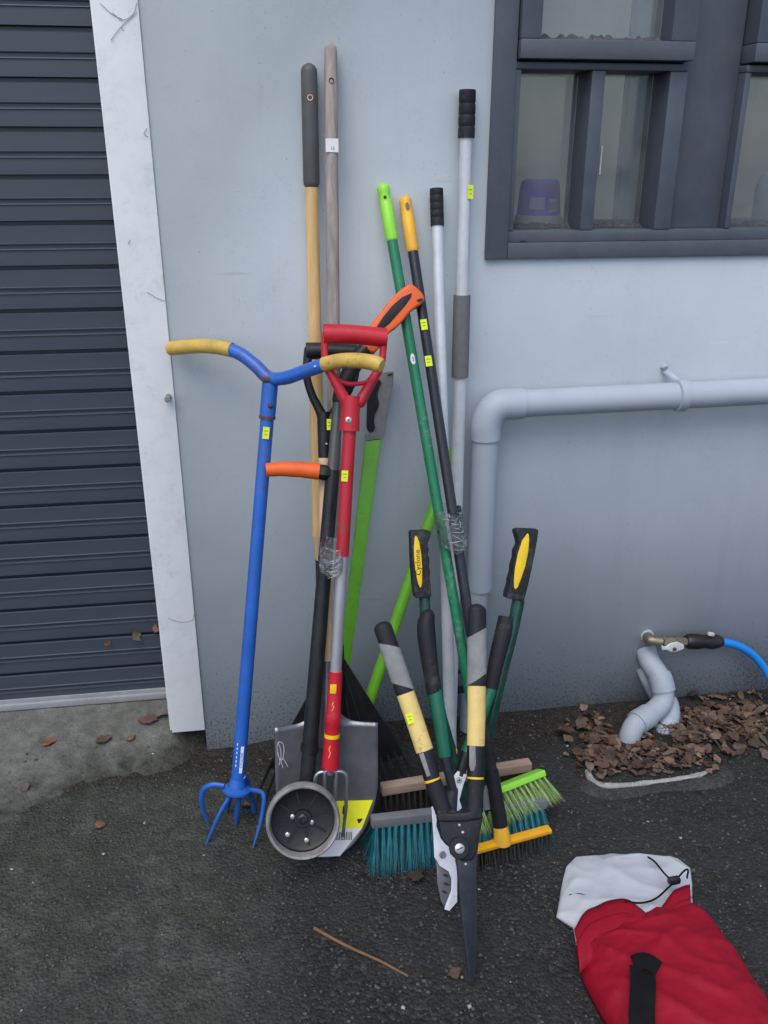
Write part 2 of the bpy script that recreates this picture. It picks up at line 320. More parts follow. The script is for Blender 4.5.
def tag(o, label=None, cat=None, group=None, kind=None):
    for k, x in (('label', label), ('category', cat), ('group', group), ('kind', kind)):
        if x: o[k] = x
    return o
def thing(name, label, cat, loc, group=None):
    o = bpy.data.objects.new(name, None); COL.objects.link(o); o.empty_display_size = .05; o.location = loc
    return tag(o, label, cat, group)
def text_on(name, txt, material, parent, origin, right, up, height, depth=.0004):
    cu = bpy.data.curves.new('txt', 'FONT'); cu.body = txt; cu.size = 1; cu.align_x = 'CENTER'; cu.align_y = 'CENTER'; cu.resolution_u = 2
    t = bpy.data.objects.new('txt', cu); me = bpy.data.meshes.new_from_object(t); bpy.data.objects.remove(t)
    right = right.normalized(); up = up.normalized(); nn = right.cross(up); off = root_loc(parent)
    for v in me.vertices: x, y, _ = v.co; v.co = origin - off + right * (x * height) + up * (y * height) + nn * depth
    return link(name, me, material, parent, 0)

class Tool:
    """a long tool: straight line from B (foot) to T (top); S = sideways, U = along, N = towards the viewer's side"""
    def __init__(s, name, label, cat, B, T, group=None, z0=None):
        s.B = B; s.T = T; s.U = (T - B).normalized(); x = V((1, 0, 0)); s.S = (x - s.U * x.dot(s.U)).normalized(); s.N = s.S.cross(s.U)
        s.root = thing(name, label, cat, V((B.x, B.y, B.z if z0 is None else z0)), group)
    def at(s, y):
        lo, hi = -.6, 2.4
        for _ in range(40):
            m = (lo + hi) / 2
            if proj(s.B + s.U * m)[1] > y: lo = m
            else: hi = m
        return (lo + hi) / 2
    def pt(s, a, sx=0, n=0): return s.B + s.U * a + s.S * sx + s.N * n
    def py(s, y, sx=0, n=0): return s.pt(s.at(y), sx, n)
    def hit(s, x, y, n=0): return PL(x, y, s.B + s.N * n, s.N)
    def tube(s, name, y0, y1, px, material, roundcap=False, px2=None, seg=16, mid=None, slant=(0, 0), flat=1):
        a, b = s.py(y0), s.py(y1); r0 = wpx(px, a) / 2; r1 = wpx(px2 or px, b) / 2
        pts = [a, b]; rr = [r0, r1]
        if mid: pts = [a] + [a.lerp(b, t) for t, _ in mid] + [b]; rr = [r0] + [r0 * k for _, k in mid] + [r1]
        return MB().tube(pts, rr, seg, roundcap=roundcap, slant=slant, flat=flat, fdir=s.N).build(name, material, s.root)
    def path(s, name, pix, px, material, n=0, roundcap=True, seg=12, parent=None, fl=1):
        pts = [s.hit(x, y, n) for x, y in pix]; pts = smoothpath(pts)
        ww = px if isinstance(px, (list, tuple)) else [px] * 2
        m = len(pts); rr = []
        for i, p in enumerate(pts):
            t = i / (m - 1) * (len(ww) - 1); k = min(int(t), len(ww) - 2); rr.append(wpx(ww[k] + (ww[k + 1] - ww[k]) * (t - k), p) / 2)
        return MB().tube(pts, rr, seg, roundcap=roundcap, flat=fl, fdir=s.N).build(name, material, parent or s.root)
    def plate(s, name, pix, material, thick, n=0, bevel=.001, segs=2, parent=None):
        f = [s.hit(x, y, n) for x, y in pix]
        return MB().prism(f, s.N * -thick).build(name, material, parent or s.root, bevel, segs, 40)
    def sticker(s, x, y, w, h, name='price_tag', material='tag', n=0, tilt=0, parent=None):
        c = s.hit(x, y, n); u = s.U; r = s.S; rr = V(r)
        if tilt: rr = r * math.cos(tilt) + u * math.sin(tilt); u = u * math.cos(tilt) - r * math.sin(tilt)
        if name == 'price_tag':
            for f, k in ((.18, .3), (-.12, .22)): MB().obox(c + u * (wpx(h, c) * f) + s.N * .0007, rr, u, s.N, wpx(w, c) * k, wpx(h, c) * .045, .0002).build('printed_mark', 'tag_print', parent or s.root)
        return MB().obox(c, rr, u, s.N, wpx(w, c) / 2, wpx(h, c) / 2, .0006).build(name, material, parent or s.root)
def smoothpath(p, k=4):
    if len(p) < 3: return p
    q = [p[0] + (p[0] - p[1])] + list(p) + [p[-1] + (p[-1] - p[-2])]; out = []
    for i in range(1, len(q) - 2):
        for j in range(k):
            t = j / k; a, b, c, d = q[i - 1], q[i], q[i + 1], q[i + 2]
            out.append(.5 * ((2 * b) + (c - a) * t + (2 * a - 5 * b + 4 * c - d) * t * t + (3 * b - a - 3 * c + d) * t ** 3))
    return out + [q[-2]]
def sphere(mb, c, r, seg=12):
    prof = [(r * math.cos(R(t)), r * math.sin(R(t))) for t in (-80, -50, -20, 20, 50, 80)]
    return mb.ring(c, V((0, -1, 0)), prof, seg)

# ================================================================== THE SETTING
def gz(x, y):
    h = .006 * noise.noise(V((x * 2.1, y * 2.1, 3))) + .0025 * noise.noise(V((x * 9, y * 9, 1)))
    h -= .040 * math.exp(-(((x + .17) / .22) ** 2 + ((y - .0) / .13) ** 2))
    return h
def axis(lo, a, b, hi, step, far):
    xs = list(np.arange(a, b + 1e-6, step)); k = step; x = a
    L = []
    while x > lo: k *= 1.6; x -= k; L.append(x)
    k = step; x = xs[-1]; Rr = []
    while x < hi: k *= 1.6; x += k; Rr.append(x)
    return L[::-1] + xs + Rr
xs = axis(-120, -1.3, 1.9, 120, .02, 1); ys = axis(-120, -1.5, .1, .5, .02, 1)
ys = [y for y in ys if y < .6]
gv = [(x, y, gz(x, y)) for y in ys for x in xs]; nx = len(xs)
gf = [(j * nx + i, j * nx + i + 1, (j + 1) * nx + i + 1, (j + 1) * nx + i) for j in range(len(ys) - 1) for i in range(nx - 1)]
me = bpy.data.meshes.new('ground'); me.from_pydata(gv, [], gf); tag(link('ground', me, 'asphalt', smooth=0), kind='structure')

# concrete apron running up to the shutter
xs = list(np.arange(-2.0, -.185, .01)); ys = list(np.arange(-.62, .3, .01)); nx = len(xs)
def apz(x, y):
    k = .087 + .275 * max(0, x + .75); z = .045 - max(0, .15 - y) * k
    e = min(1, max(0, (x + .31) / .12)); z -= .11 * e * e * min(1, max(0, .13 - y) / .12)
    return max(-.05, z + (.006 * noise.noise(V((x * 4, y * 4, 7))) + .006 * noise.noise(V((x * 13, y * 13, 5))) + .005 * noise.noise(V((x * 33, y * 33, 9)))) * min(1, max(0, .15 - y) * 8) + .002 * noise.noise(V((x * 22, y * 22, 2))))
me = bpy.data.meshes.new('concrete_apron'); me.from_pydata([(x, y, apz(x, y)) for y in ys for x in xs], [], [(j * nx + i, j * nx + i + 1, (j + 1) * nx + i + 1, (j + 1) * nx + i) for j in range(len(ys) - 1) for i in range(nx - 1)])
tag(link('concrete_apron', me, 'concrete', smooth=0), kind='structure')

# rendered masonry wall with a window opening
WX0, WX1, WZ0, WZ1 = .538, 1.92, 1.278, 2.35
xs = [-.201, WX0 + .006, WX1 - .006, 3.6]; zs = [-.25, WZ0 + .006, WZ1 - .006, 3.0]
mb = MB(); vid = {}
for d, y in ((0, 0.0), (1, .13)):
    for i, x in enumerate(xs):
        for k, z in enumerate(zs): vid[d, i, k] = len(mb.v); mb.v.append(V((x, y, z)))
for d in (0, 1):
    for i in range(3):
        for k in range(3):
            if (i, k) != (1, 1): mb.f.append((vid[d, i, k], vid[d, i + 1, k], vid[d, i + 1, k + 1], vid[d, i, k + 1]))
for (a, b) in (((1, 1), (2, 1)), ((2, 1), (2, 2)), ((2, 2), (1, 2)), ((1, 2), (1, 1))): mb.f.append((vid[0, *a], vid[0, *b], vid[1, *b], vid[1, *a]))
for k in range(3):
    mb.f.append((vid[0, 0, k], vid[0, 0, k + 1], vid[1, 0, k + 1], vid[1, 0, k])); mb.f.append((vid[0, 3, k], vid[0, 3, k + 1], vid[1, 3, k + 1], vid[1, 3, k]))
for i in range(3):
    mb.f.append((vid[0, i, 3], vid[0, i + 1, 3], vid[1, i + 1, 3], vid[1, i, 3])); mb.f.append((vid[0, i, 0], vid[0, i + 1, 0], vid[1, i + 1, 0], vid[1, i, 0]))
bw = mb.build('building_wall', 'wall_paint', smooth=0); tag(bw, 'pale blue-grey painted masonry wall the garden tools lean against', 'wall')
# lintel over the garage opening
lt = MB().box((-2.9, 0, 2.25), (-.2925, .13, 3.0)).build('door_lintel', 'wall_paint'); tag(lt, 'pale blue-grey wall strip above the roller door', 'wall')

# low board fence, unseen, added behind the viewer so the wall darkens downward
fn = thing('added_shade_fence', 'low weathered board fence added unseen behind the viewer to shade the wall foot', 'fence', (0, -4.6, 0))
bmesh_ = bpy.data.meshes.new('board'); bmesh_.from_pydata([(x, y, z) for z in (-.05, 1.2) for x, y in ((-.072, -.011), (.072, -.011), (.072, .011), (-.072, .011))], [], [(3, 2, 1, 0), (4, 5, 6, 7), (0, 1, 5, 4), (1, 2, 6, 5), (2, 3, 7, 6), (3, 0, 4, 7)]); bmesh_.materials.append(MATS['grey_wood'])
for k in range(80):
    o = bpy.data.objects.new('board', bmesh_); COL.objects.link(o); o.parent = fn; o.location = (-6 + k * .15, random.uniform(-.003, .003), random.uniform(-.01, .01))
for z in (.25, .9): MB().box((-6.1, -4.67, z), (6.0, -4.62, z + .09)).build('rail', 'grey_wood', fn)

# door post: white board
pw = thing('door_post', 'white painted timber post between the dark roller door and the grey wall', 'post', (-.245, -.001, .03))
MB().box((-.291, -.004, .028), (-.2015, .11, 2.9)).build('board', 'post_white', pw, .002)
MB().box((-.297, .006, .030), (-.2912, .10, 2.9)).build('edge_strip', 'post_white', pw, .001)
bolt_c = P(168, 398, -.018)
MB().tube([bolt_c + V((0, .014, 0)), bolt_c + V((0, -.016, 0))], .0075, 12).build('bolt', 'rubber_grey', pw, .001)

# roller shutter: each ribbed slat on its own, 10 cm pitch
SY = .15
sh = thing('roller_door', 'dark blue-grey ribbed roller door beside the white post', 'door', (-1.5, SY, .045))
prof = [(0, .016), (.0085, .016), (.0105, 0), (.0445, 0), (.046, -.0035), (.048, -.003), (.0495, .003), (.0565, .003), (.058, -.003), (.060, -.0035), (.0615, 0), (.098, 0), (.1, .004)]
sv = []; sf = []
for x in (-1.3, 1.212):
    for z, y in prof: sv.append((x, y, z))
n = len(prof)
for i in range(n - 1): sf.append((i, n + i, n + i + 1, i + 1))
smesh = bpy.data.meshes.new('slat'); smesh.from_pydata(sv, [], sf); smesh.materials.append(MATS['shutter']); finish(smesh, 20)
for k in range(22):
    o = bpy.data.objects.new('slat', smesh); COL.objects.link(o); o.parent = sh; o.location = (0, 0, .008 + .1 * k)
MB().box((-2.8, SY - .012, .047), (-.29, SY + .03, .066)).build('bottom_rail', 'rail', sh, .003)
MB().box((-2.8, SY - .004, .066), (-.29, SY + .02, .078)).build('rail_lip', 'rail', sh, .002)
MB().box((-2.8, SY + .018, .04), (-.29, SY + .03, 2.3)).build('backing', 'shutter', sh)
# left jamb of the door, outside the frame
MB().box((-2.9, -.004, -.05), (-2.8, .14, 2.9)).build('door_post', 'post_white', None, .002)
tag(bpy.data.objects['door_post.001'], 'white painted post at the far left side of the roller door', 'post')

# ------------------------------------------------------------------ window
def X(px, py=150): return P(px, py, -.005).x
def Zz(py, px=600): return P(px, py, -.005).z
win = thing('window', 'dark slate-blue timber window set in the grey wall', 'window', (WX0, 0, WZ0))
FY0, FY1 = -.012, .10
def bar(name, x0, x1, z0, z1, y0=FY0, y1=FY1, m='frame', p=win, bv=.003): return MB().box((x0, y0, z0), (x1, y1, z1)).build(name, m, p, bv)
xl = WX0; zb = WZ0
bar('frame_stile', xl, xl + .052, zb, WZ1)                                   # left outer frame
bar('sill_rail', xl + .0523, WX1, zb, zb + .036, FY0 + .001)                  # bottom
bar('inner_sill', xl + .0523, WX1, zb + .0363, zb + .062, FY0 + .012, .1225)
bar('head_rail', xl + .0523, WX1, WZ1 - .05, WZ1)
bar('frame_stile', WX1 - .05, WX1, zb + .0623, WZ1 - .0503)
zt0 = Zz(70); zt1 = Zz(62.5)                                                   # transom between casements and awning sash
glass_y = .086
def casement(x0, x1, right_w):
    """two lower panes and one projecting awning sash between x0 and x1"""
    pz0 = zb + .0622
    xm = x0 + .165 * (x1 - x0) / .43
    sash = thing_part('lower_sash')
    stw = .014
    bar('stile', x0, x0 + stw, pz0, zt0 - .0003, FY0 + .010, .122, p=sash)
    bar('stile', x1 - right_w, x1, pz0, zt0 - .0003, FY0 + .010, .122, p=sash)
    mid = x0 + (x1 - right_w - x0) * .535
    bar('glazing_bar', mid - .016, mid + .016, pz0, zt0 - .0003, FY0 + .011, .122, p=sash)
    for a, b in ((x0 + stw, mid - .016), (mid + .016, x1 - right_w)):
        MB().box((a + .0003, glass_y, pz0 + .0005), (b - .0003, glass_y + .004, zt0 - .001)).build('pane', 'glass', sash)
        # weathered putty fillet along the bottom of the pane
        vs = []; N = 24
        for i in range(N + 1):
            x = a + .0005 + (b - a - .001) * i / N; r = random.uniform(.7, 1.35)
            vs += [(x, glass_y - .0005, pz0 + .010 * r), (x, glass_y - .022 * r, pz0 + .0006), (x, glass_y - .0005, pz0 + .0006)]
        fs = [(3 * i + k, 3 * i + (k + 1) % 3, 3 * i + 3 + (k + 1) % 3, 3 * i + 3 + k) for i in range(N) for k in range(3)] + [(0, 1, 2), (3 * N + 2, 3 * N + 1, 3 * N)]
        MB().add(vs, fs).build('putty', 'putty', sash, 0, smooth=60)
    bar('transom', x0, x1, zt0, zt1, FY0 + .008, .122)
    up = thing_part('awning_sash')
    z0 = zt1 + .004; z1 = WZ1 - .0505; f = .038
    bar('bottom_rail', x0 + .002, x1 - .002, z0, z0 + f, FY0 - .016, .07, p=up)
    bar('top_rail', x0 + .002, x1 - .002, z1 - f, z1, FY0 - .016, .07, p=up)
    bar('stile', x0 + .002, x0 + .002 + .045, z0 + f + .0003, z1 - f - .0003, FY0 - .0155, .07, p=up)
    bar('stile', x1 - .002 - .058, x1 - .002, z0 + f + .0003, z1 - f - .0003, FY0 - .0155, .07, p=up)
    a, b = x0 + .0473, x1 - .0603
    MB().box((a, .032, z0 + f + .0005), (b, .036, z1 - f - .0005)).build('pane', 'glass', up)
    vs = []; N = 40
    for i in range(N + 1):
        x = a + .001 + (b - a - .002) * i / N; r = random.uniform(.6, 1.5)
        vs += [(x, .0315, z0 + f + .012 * r), (x, .0315 - .026 * min(1.2, r), z0 + f + .0006), (x, .0315, z0 + f + .0006)]
    fs = [(3 * i + k, 3 * i + (k + 1) % 3, 3 * i + 3 + (k + 1) % 3, 3 * i + 3 + k) for i in range(N) for k in range(3)] + [(0, 1, 2), (3 * N + 2, 3 * N + 1, 3 * N)]
    MB().add(vs, fs).build('putty', 'putty', up, 0, smooth=60)
def thing_part(name):
    o = bpy.data.objects.new(name, None); COL.objects.link(o); o.parent = win; o.empty_display_size = .03; return o
c0, c1 = xl + .0523, X(680)
casement(c0, c1, .042)
# blank panel between the two lights
px1 = X(736)
bar('mullion_panel', c1 + .0003, px1 - .0003, zb + .0622, WZ1 - .0505, .03, .09)
casement(px1, WX1 - .0503, .03)
for px in (523, 644, 748):
    q = P(px, 241.5, FY0 + .012)
    MB().box((q.x - .007, q.y - .0008, q.z - .002), (q.x + .007, q.y + .004, q.z + .002)).build('drain_slot', 'print_black', win)
q = P(600, 160, glass_y - .002); MB().box((q.x - .0016, q.y - .006, q.z - .032), (q.x + .0016, q.y, q.z + .032)).build('window_latch', 'white_plastic', win)

# room behind the glass, its ceiling left off to let daylight in
rm = MB().add([(.46, .131, 1.0), (2.1, .131, 1.0), (2.1, 1.3, 1.0), (.46, 1.3, 1.0), (.46, .131, 2.6), (2.1, .131, 2.6), (2.1, 1.3, 2.6), (.46, 1.3, 2.6)],
              [(0, 1, 2, 3), (1, 2, 6, 5), (2, 3, 7, 6), (3, 0, 4, 7)]).build('interior_room', 'room', smooth=0); tag(rm, kind='structure')
tag(MB().box((.47, .1312, WZ0 + .035), (2.09, .34, WZ0 + .064)).build('interior_sill', 'room', None, .002), kind='structure')
ISZ = WZ0 + .0645
# curtain
_m = MATS['curtain']; _n = _m.node_tree.nodes; _l = _m.node_tree.links; _t = _n.new('ShaderNodeBsdfTranslucent'); _t.inputs[0].default_value = (.75, .8, .78, 1)
_x = _n.new('ShaderNodeMixShader'); _x.inputs[0].default_value = .6; _l.new(_n['Principled BSDF'].outputs[0], _x.inputs[1]); _l.new(_t.outputs[0], _x.inputs[2]); _l.new(_x.outputs[0], _n['Material Output'].inputs[0])
cx0, cx1 = P(628, 150, .30).x, P(690, 150, .30).x
vs = []; N = 60
for i in range(N + 1):
    t = i / N; x = cx0 + (cx1 - cx0) * t; y = .36 + .02 * math.sin(t * 16) + .006 * math.sin(t * 47 + 1)
    vs += [(x, y, WZ0 + .05), (x + .004 * math.sin(t * 30), y + .004, 2.3)]
cu = MB().add(vs, [(2 * i, 2 * i + 2, 2 * i + 3, 2 * i + 1) for i in range(N)]).build('curtain', 'curtain', smooth=0)
tag(cu, 'pale curtain hanging behind the window pane right of the purple tub', 'curtain')
# purple tub
tc_ = P(539, 205, .175); tc_.z = ISZ
tub = thing('purple_tub', 'purple plastic tub with white lid standing behind the window pane', 'tub', tc_)
ax = V((0, 0, 1)); r = wpx(23, tc_)
MB().ring(tc_, ax, [(r * .98, .0), (r * 1.02, .003), (r * 1.02, .020), (r * .98, .023)], 32).build('lid', 'white_plastic', tub)
hh = wpx(33, tc_)
MB().ring(tc_, ax, [(r * .93, .0235), (r * .93, .03), (r * .86, .023 + hh * .75), (r * .80, .023 + hh * .93), (r * .68, .023 + hh)], 32).build('body', 'purple', tub)
def curved(name, m, a0, a1, z0, z1, rr0, rr1, p, c):
    vs = []; N = 8
    for i in range(N + 1):
        a = a0 + (a1 - a0) * i / N
        for z, rr in ((z0, rr0), (z1, rr1)): vs.append((c.x + rr * math.sin(a), c.y - rr * math.cos(a), c.z + z))
    return MB().add(vs, [(2 * i, 2 * i + 2, 2 * i + 3, 2 * i + 1) for i in range(N)]).build(name, m, p, smooth=0)
curved('label', 'lavender', -.75, -.05, .038, .066, r * .935, r * .895, tub, tc_)
curved('label', 'sticker_white', .15, .75, .032, .062, r * .94, r * .905, tub, tc_)
for i in range(9):
    a = .18 + i * .062; curved('barcode_bar', 'print_black', a, a + random.choice((.016, .026)), .036, .056, r * .944, r * .922, tub, tc_)
# white bottle behind the right-hand light
bc = P(772, 205, .22); bc.z = ISZ
tag(MB().ring(bc, ax, [(.045, 0), (.048, .004), (.048, .085), (.042, .105), (.022, .122), (.018, .125), (.018, .15), (.0, .151)], 28).build('white_bottle', 'white_plastic'), 'white bottle behind the window pane at the right edge', 'bottle')

# ------------------------------------------------------------------ PVC drain pipe along the wall
PYY = -.062
dp = thing('drain_pipe', 'light grey plastic drain pipe running along and down the wall', 'pipe', (P(480, 600, PYY).x, PYY, 0))
r = .0335
pA = P(508, 404, PYY); pB = P(768, 391, PYY); pB = pA + (pB - pA) * 3.0; vx = P(484, 470, PYY).x
zc = pA.z
elb = [V((vx, PYY, zc - .085)), V((vx, PYY, zc - .05)), V((vx + .012, PYY, zc - .018)), V((vx + .034, PYY, zc - .002)), V((vx + .065, PYY, zc)), V((vx + .09, PYY, zc + .0003))]
MB().tube(smoothpath(elb), r + .0045, 24).build('elbow', 'pvc', dp)
MB().tube([V((vx + .088, PYY, zc)), pB], r, 24).build('horizontal_pipe', 'pvc', dp)
zj = P(480, 588, PYY).z
MB().tube([V((vx, PYY, zc - .08)), V((vx, PYY, zj + .01)), V((vx, PYY, zj)), V((vx, PYY, zj - .001))], [r, r, r, r * .9], 24).build('vertical_pipe', 'pvc', dp)
MB().tube([V((vx - .004, PYY, zj)), V((vx - .008, PYY, -.05))], r * .86, 24).build('lower_pipe', 'pvc_low', dp)
for px in (681,):
    q = pA.lerp(pB, (P(px, 390, PYY).x - pA.x) / (pB.x - pA.x))
    MB().ring(q - V((.010, 0, 0)), V((1, 0, 0)), [(r + .0005, -.003), (r + .006, -.001), (r + .006, .021), (r + .0005, .023)], 28).build('clip', 'pvc', dp)
    t = P(667, 372, -.02)
    MB().tube([q + V((-.004, .012, r)), t + V((0, .012, 0)), t + V((-.004, .004, .012)), t + V((-.004, .019, .012))], .0075, 10, flat=.6).build('bracket', 'pvc', dp)
for a, b in ((672, 4), (690, 8)):
    q = P(461, a, PYY - r - .002); hh = wpx(b, q) / 2
    MB().box((q.x - .012, q.y, q.z - hh), (q.x + .012, q.y + .006, q.z + hh)).build('tape_strip', 'black_rubber', dp, .0008)

# waste pipes dropping into the gully
wp = thing('waste_pipe', 'pale grey kinked waste pipe in front, dropping from the wall into the leaves', 'pipe', G(630, 742, 0))
f_ = [P(646, 650, .0), P(650, 662, -.03), P(661, 680, -.075), P(663, 700, -.10), P(652, 713, -.125), P(637, 723, -.155), P(630, 736, -.17), P(627, 755, -.18)]
fp = smoothpath(f_)
MB().tube(fp, wpx(21, f_[4]) / 2, 22).build('pipe', 'pvc_low', wp)
for i, j in ((7, 11), (17, 21)):
    MB().tube(fp[i:j], wpx(24, f_[4]) / 2, 22).build('collar', 'pvc_low', wp)
wp2 = thing('waste_pipe', 'pale grey thinner waste pipe tucked behind the kinked one at the wall', 'pipe', G(664, 738, 0))
f2 = [P(641, 668, 0), P(646, 680, -.02), P(655, 696, -.035), P(667, 702, -.065), P(669, 718, -.11), P(663, 736, -.15), P(660, 750, -.18)]
MB().tube(smoothpath(f2)[:14], wpx(11, f2[2]) / 2, 16).build('pipe', 'pvc_low', wp2)
MB().tube(smoothpath(f2)[12:], wpx(21, f2[4]) / 2, 20).build('socket', 'pvc_low', wp2)
MB().tube([P(643, 662, -.008), P(645, 678, -.012)], .006, 8).build('stub', 'rust', wp2)

# garden tap with connector, and hose
ty = -.055
tp = thing('garden_tap', 'old brass wall tap with white lever and black hose connector', 'tap', P(650, 640, ty))
a, b, c, d = P(647, 636, .0), P(650, 640, ty + .01), P(662, 642, ty), P(688, 642, ty)
MB().ring(a + V((0, .001, 0)), V((0, -1, 0)), [(.02, 0), (.02, .004), (.017, .006)], 20).build('wall_flange', 'pvc', tp)
MB().tube(smoothpath([a, a.lerp(b, .6), b, c]), .0145, 14).build('elbow', 'brass', tp)
MB().tube([c, c.lerp(d, .1), c.lerp(d, .11), c.lerp(d, .5), c.lerp(d, .51), c.lerp(d, .68), c.lerp(d, .69), d], [.017, .017, .0135, .0135, .016, .016, .0135, .0135], 8).build('valve_body', 'brass', tp)
lv = [P(x, y, ty - .024) for x, y in ((662, 646), (666, 647.5), (671, 644), (678, 642.5), (684, 645), (684, 649), (680, 650.5), (676, 652), (671, 652), (667, 650), (662, 650))]
lo = MB().prism(lv, V((0, .006, 0))).build('lever', 'white_plastic', tp, .001)
q = P(674.5, 649, ty - .025); MB().tube([q + V((0, .012, 0)), q + V((0, -.003, 0))], .0055, 10).build('lever_screw', 'rust', tp)
e = P(686, 641.5, ty); g = P(722, 641.5, ty)
MB().tube([e, e.lerp(g, .06), e.lerp(g, .3), e.lerp(g, .5), e.lerp(g, .72), e.lerp(g, .9), g], [.018, .0215, .0225, .019, .0225, .019, .014], 12).build('hose_connector', 'black_plastic', tp)
q = P(711, 634, ty - .016); MB().obox(q, V((1, 0, -.2)).normalized(), V((0, 1, 0)), V((.2, 0, 1)).normalized(), .009, .005, .004).build('connector_clip', 'white_plastic', tp, .001)
hp = [P(719, 641.5, ty), P(728, 643, ty), P(741, 647, ty), P(755, 657, ty - .005), P(768, 674, ty - .02), P(785, 705, ty - .06), G(805, 735, .012), G(850, 748, .012), G(930, 752, .012), G(1010, 790, .012)]
ho = MB().tube(smoothpath(hp, 6), .0118, 14).build('garden_hose', 'hose'); tag(ho, 'bright blue garden hose curving down from the tap connector', 'hose')

# gully surround: low cement rim round the drain
gs = thing('gully_surround', 'worn cement drain surround with white front rim in the leaves', 'drain', G(660, 790))
y0, y1 = -.365, -.03; gx0, gx1 = G(588, 785).x, G(727, 776).x; cr = .055
def rrect(x0, x1, y0, y1, cr, z):
    out = []
    for cx, cy, a0 in ((x0 + cr, y0 + cr, 180), (x1 - cr, y0 + cr, 270), (x1 - cr, y1 - cr, 0), (x0 + cr, y1 - cr, 90)):
        for k in range(7): t = R(a0 + 15 * k); out.append(V((cx + cr * math.cos(t), cy + cr * math.sin(t), z)))
    return out
pth = [p for p in rrect(gx0, gx1, y0, y1, cr, -.001)]
pth = [pth[-1].lerp(pth[0], .75)] + pth[:14] + [pth[13].lerp(pth[14], .2)]
vs = []; fs = []; nn = len(pth); prof = [(.055, -.03), (.045, .0), (.02, .008), (.0, .009), (-.004, -.03)]
for i in range(nn):
    tg = (pth[min(i + 1, nn - 1)] - pth[max(i - 1, 0)]).normalized(); nrm = V((tg.y, -tg.x, 0)); e = min(1, i / 3, (nn - 1 - i) / 3)
    for o_, z in prof: vs.append(pth[i] + nrm * o_ + V((0, 0, z - .016 * (1 - e) + .004 * noise.noise(pth[i] * 20))))
m_ = len(prof)
for i in range(nn - 1):
    for k in range(m_ - 1): fs.append((i * m_ + k, (i + 1) * m_ + k, (i + 1) * m_ + k + 1, i * m_ + k + 1))
MB().add(vs, fs).build('kerb', 'kerb_cement', gs, smooth=60)
rim = smoothpath([G(588, 772, .001), G(590, 778, .003), G(596, 783.5, .004), G(606, 786.5, .004), G(630, 785.5, .004), G(655, 782.5, .004), G(680, 779.5, .003), G(700, 775.5, -.002), G(712, 771, -.006)], 5)
MB().tube(rim, [.0085 * (1 + .35 * noise.noise(p * 35)) for p in rim], 10, flat=1, roundcap=True).build('rim', 'white_rim', gs)

# ================================================================== THE TOOLS
# --- blue twist cultivator
B = G(237, 790, .11); T = P(270, 385, -.175)
t = Tool('twist_cultivator', 'blue twist cultivator with yellow grips and a spiral of claw tines', 'cultivator', B, T, z0=0)
t.tube('shaft', 792, 400, 13.5, 'blue_paint', seg=20)
t.tube('collar', 417, 383, 16, 'blue_paint', seg=20)
t.tube('weld_ring', 419, 416, 16.5, 'rust')
q = t.py(405, .004, .017); sphere(MB(), q, .006).build('bolt', 'rust', t.root)
def hy(x): return -.03 + (-.34 + .03) * (x - 170) / 213
def hb(pts): return [P(x, y, hy(x)) for x, y in pts]
hl = hb([(170, 348.5), (185, 347), (201, 346), (217, 347), (232, 350)]); hm = hb([(230, 349.5), (242, 355), (256, 366), (269, 378), (285, 378), (303, 372), (326, 364)]); hr = hb([(324, 364.5), (340, 361), (356, 360.5), (372, 362.5), (382, 366)])
MB().tube(smoothpath(hm), wpx(13.5, hm[3]) / 2, 18).build('handlebar', 'blue_paint', t.root)
MB().tube(smoothpath(hl), wpx(14.5, hl[2]) / 2, 18, roundcap=False).build('grip', 'yellow_grip', t.root, 0)
MB().tube(smoothpath(hr), [wpx(15.5, hr[2]) / 2] * (len(smoothpath(hr)) - 1) + [wpx(12.5, hr[2]) / 2], 18).build('grip', 'yellow_grip', t.root)
q = P(269, 379, hy(269) - .0); MB().ring(q, t.U, [(.0195, -.004), (.0205, 0), (.0195, .004)], 18).build('weld_ring', 'rust', t.root)
q = P(315, 366.5, hy(315) - .0165); sphere(MB(), q, .0035, 8).build('rivet', 'bolt', t.root)
t.sticker(266, 433, 6.5, 12, n=.0172)
# claws: plate and six bent tines
cc = t.pt(0); MB().ring(cc, t.U, [(.030, -.006), (.034, -.002), (.034, .004), (.022, .010), (.017, .03)], 24).build('hub_plate', 'blue_paint', t.root)
gx = G(233, 832, 0)
tines = [((224, 786), (212, 785), (203, 791), (202, 806), (209, 826)), ((233, 795), (228, 800), (219, 816), (206, 845)), ((240, 792), (239, 800), (237, 812), (235.5, 825)),
         ((248, 790), (257, 791), (264, 796), (261, 820), (253, 848)), ((243, 777), (247, 782), (252, 800), (257, 826)), ((231, 792), (229, 800), (228, 806), (227.5, 811))]
tY = [-.345, -.41, -.37, -.44, -.31, -.33]
for pix, yy in zip(tines, tY):
    pts = []; tip = G(pix[-1][0], pix[-1][1], 0)
    for i, (x, y) in enumerate(pix):
        f = i / (len(pix) - 1); pts.append(P(x, y, cc.y * (1 - f) + f * max(yy, tip.y)))
    sp = smoothpath(pts); k = len(sp)
    MB().tube(sp, [.0068 if i < k * .6 else .0068 - .0045 * (i - k * .6) / (k * .4) for i in range(k)], 10, flat=.8).build('tine', 'blue_paint', t.root)
    MB().tube([sp[-1] - (sp[-1] - sp[-3]) * .2, sp[-1] + (sp[-1] - sp[-3]).normalized() * .006], [.0032, .0012], 8).build('tine_tip', 'rust', t.root)
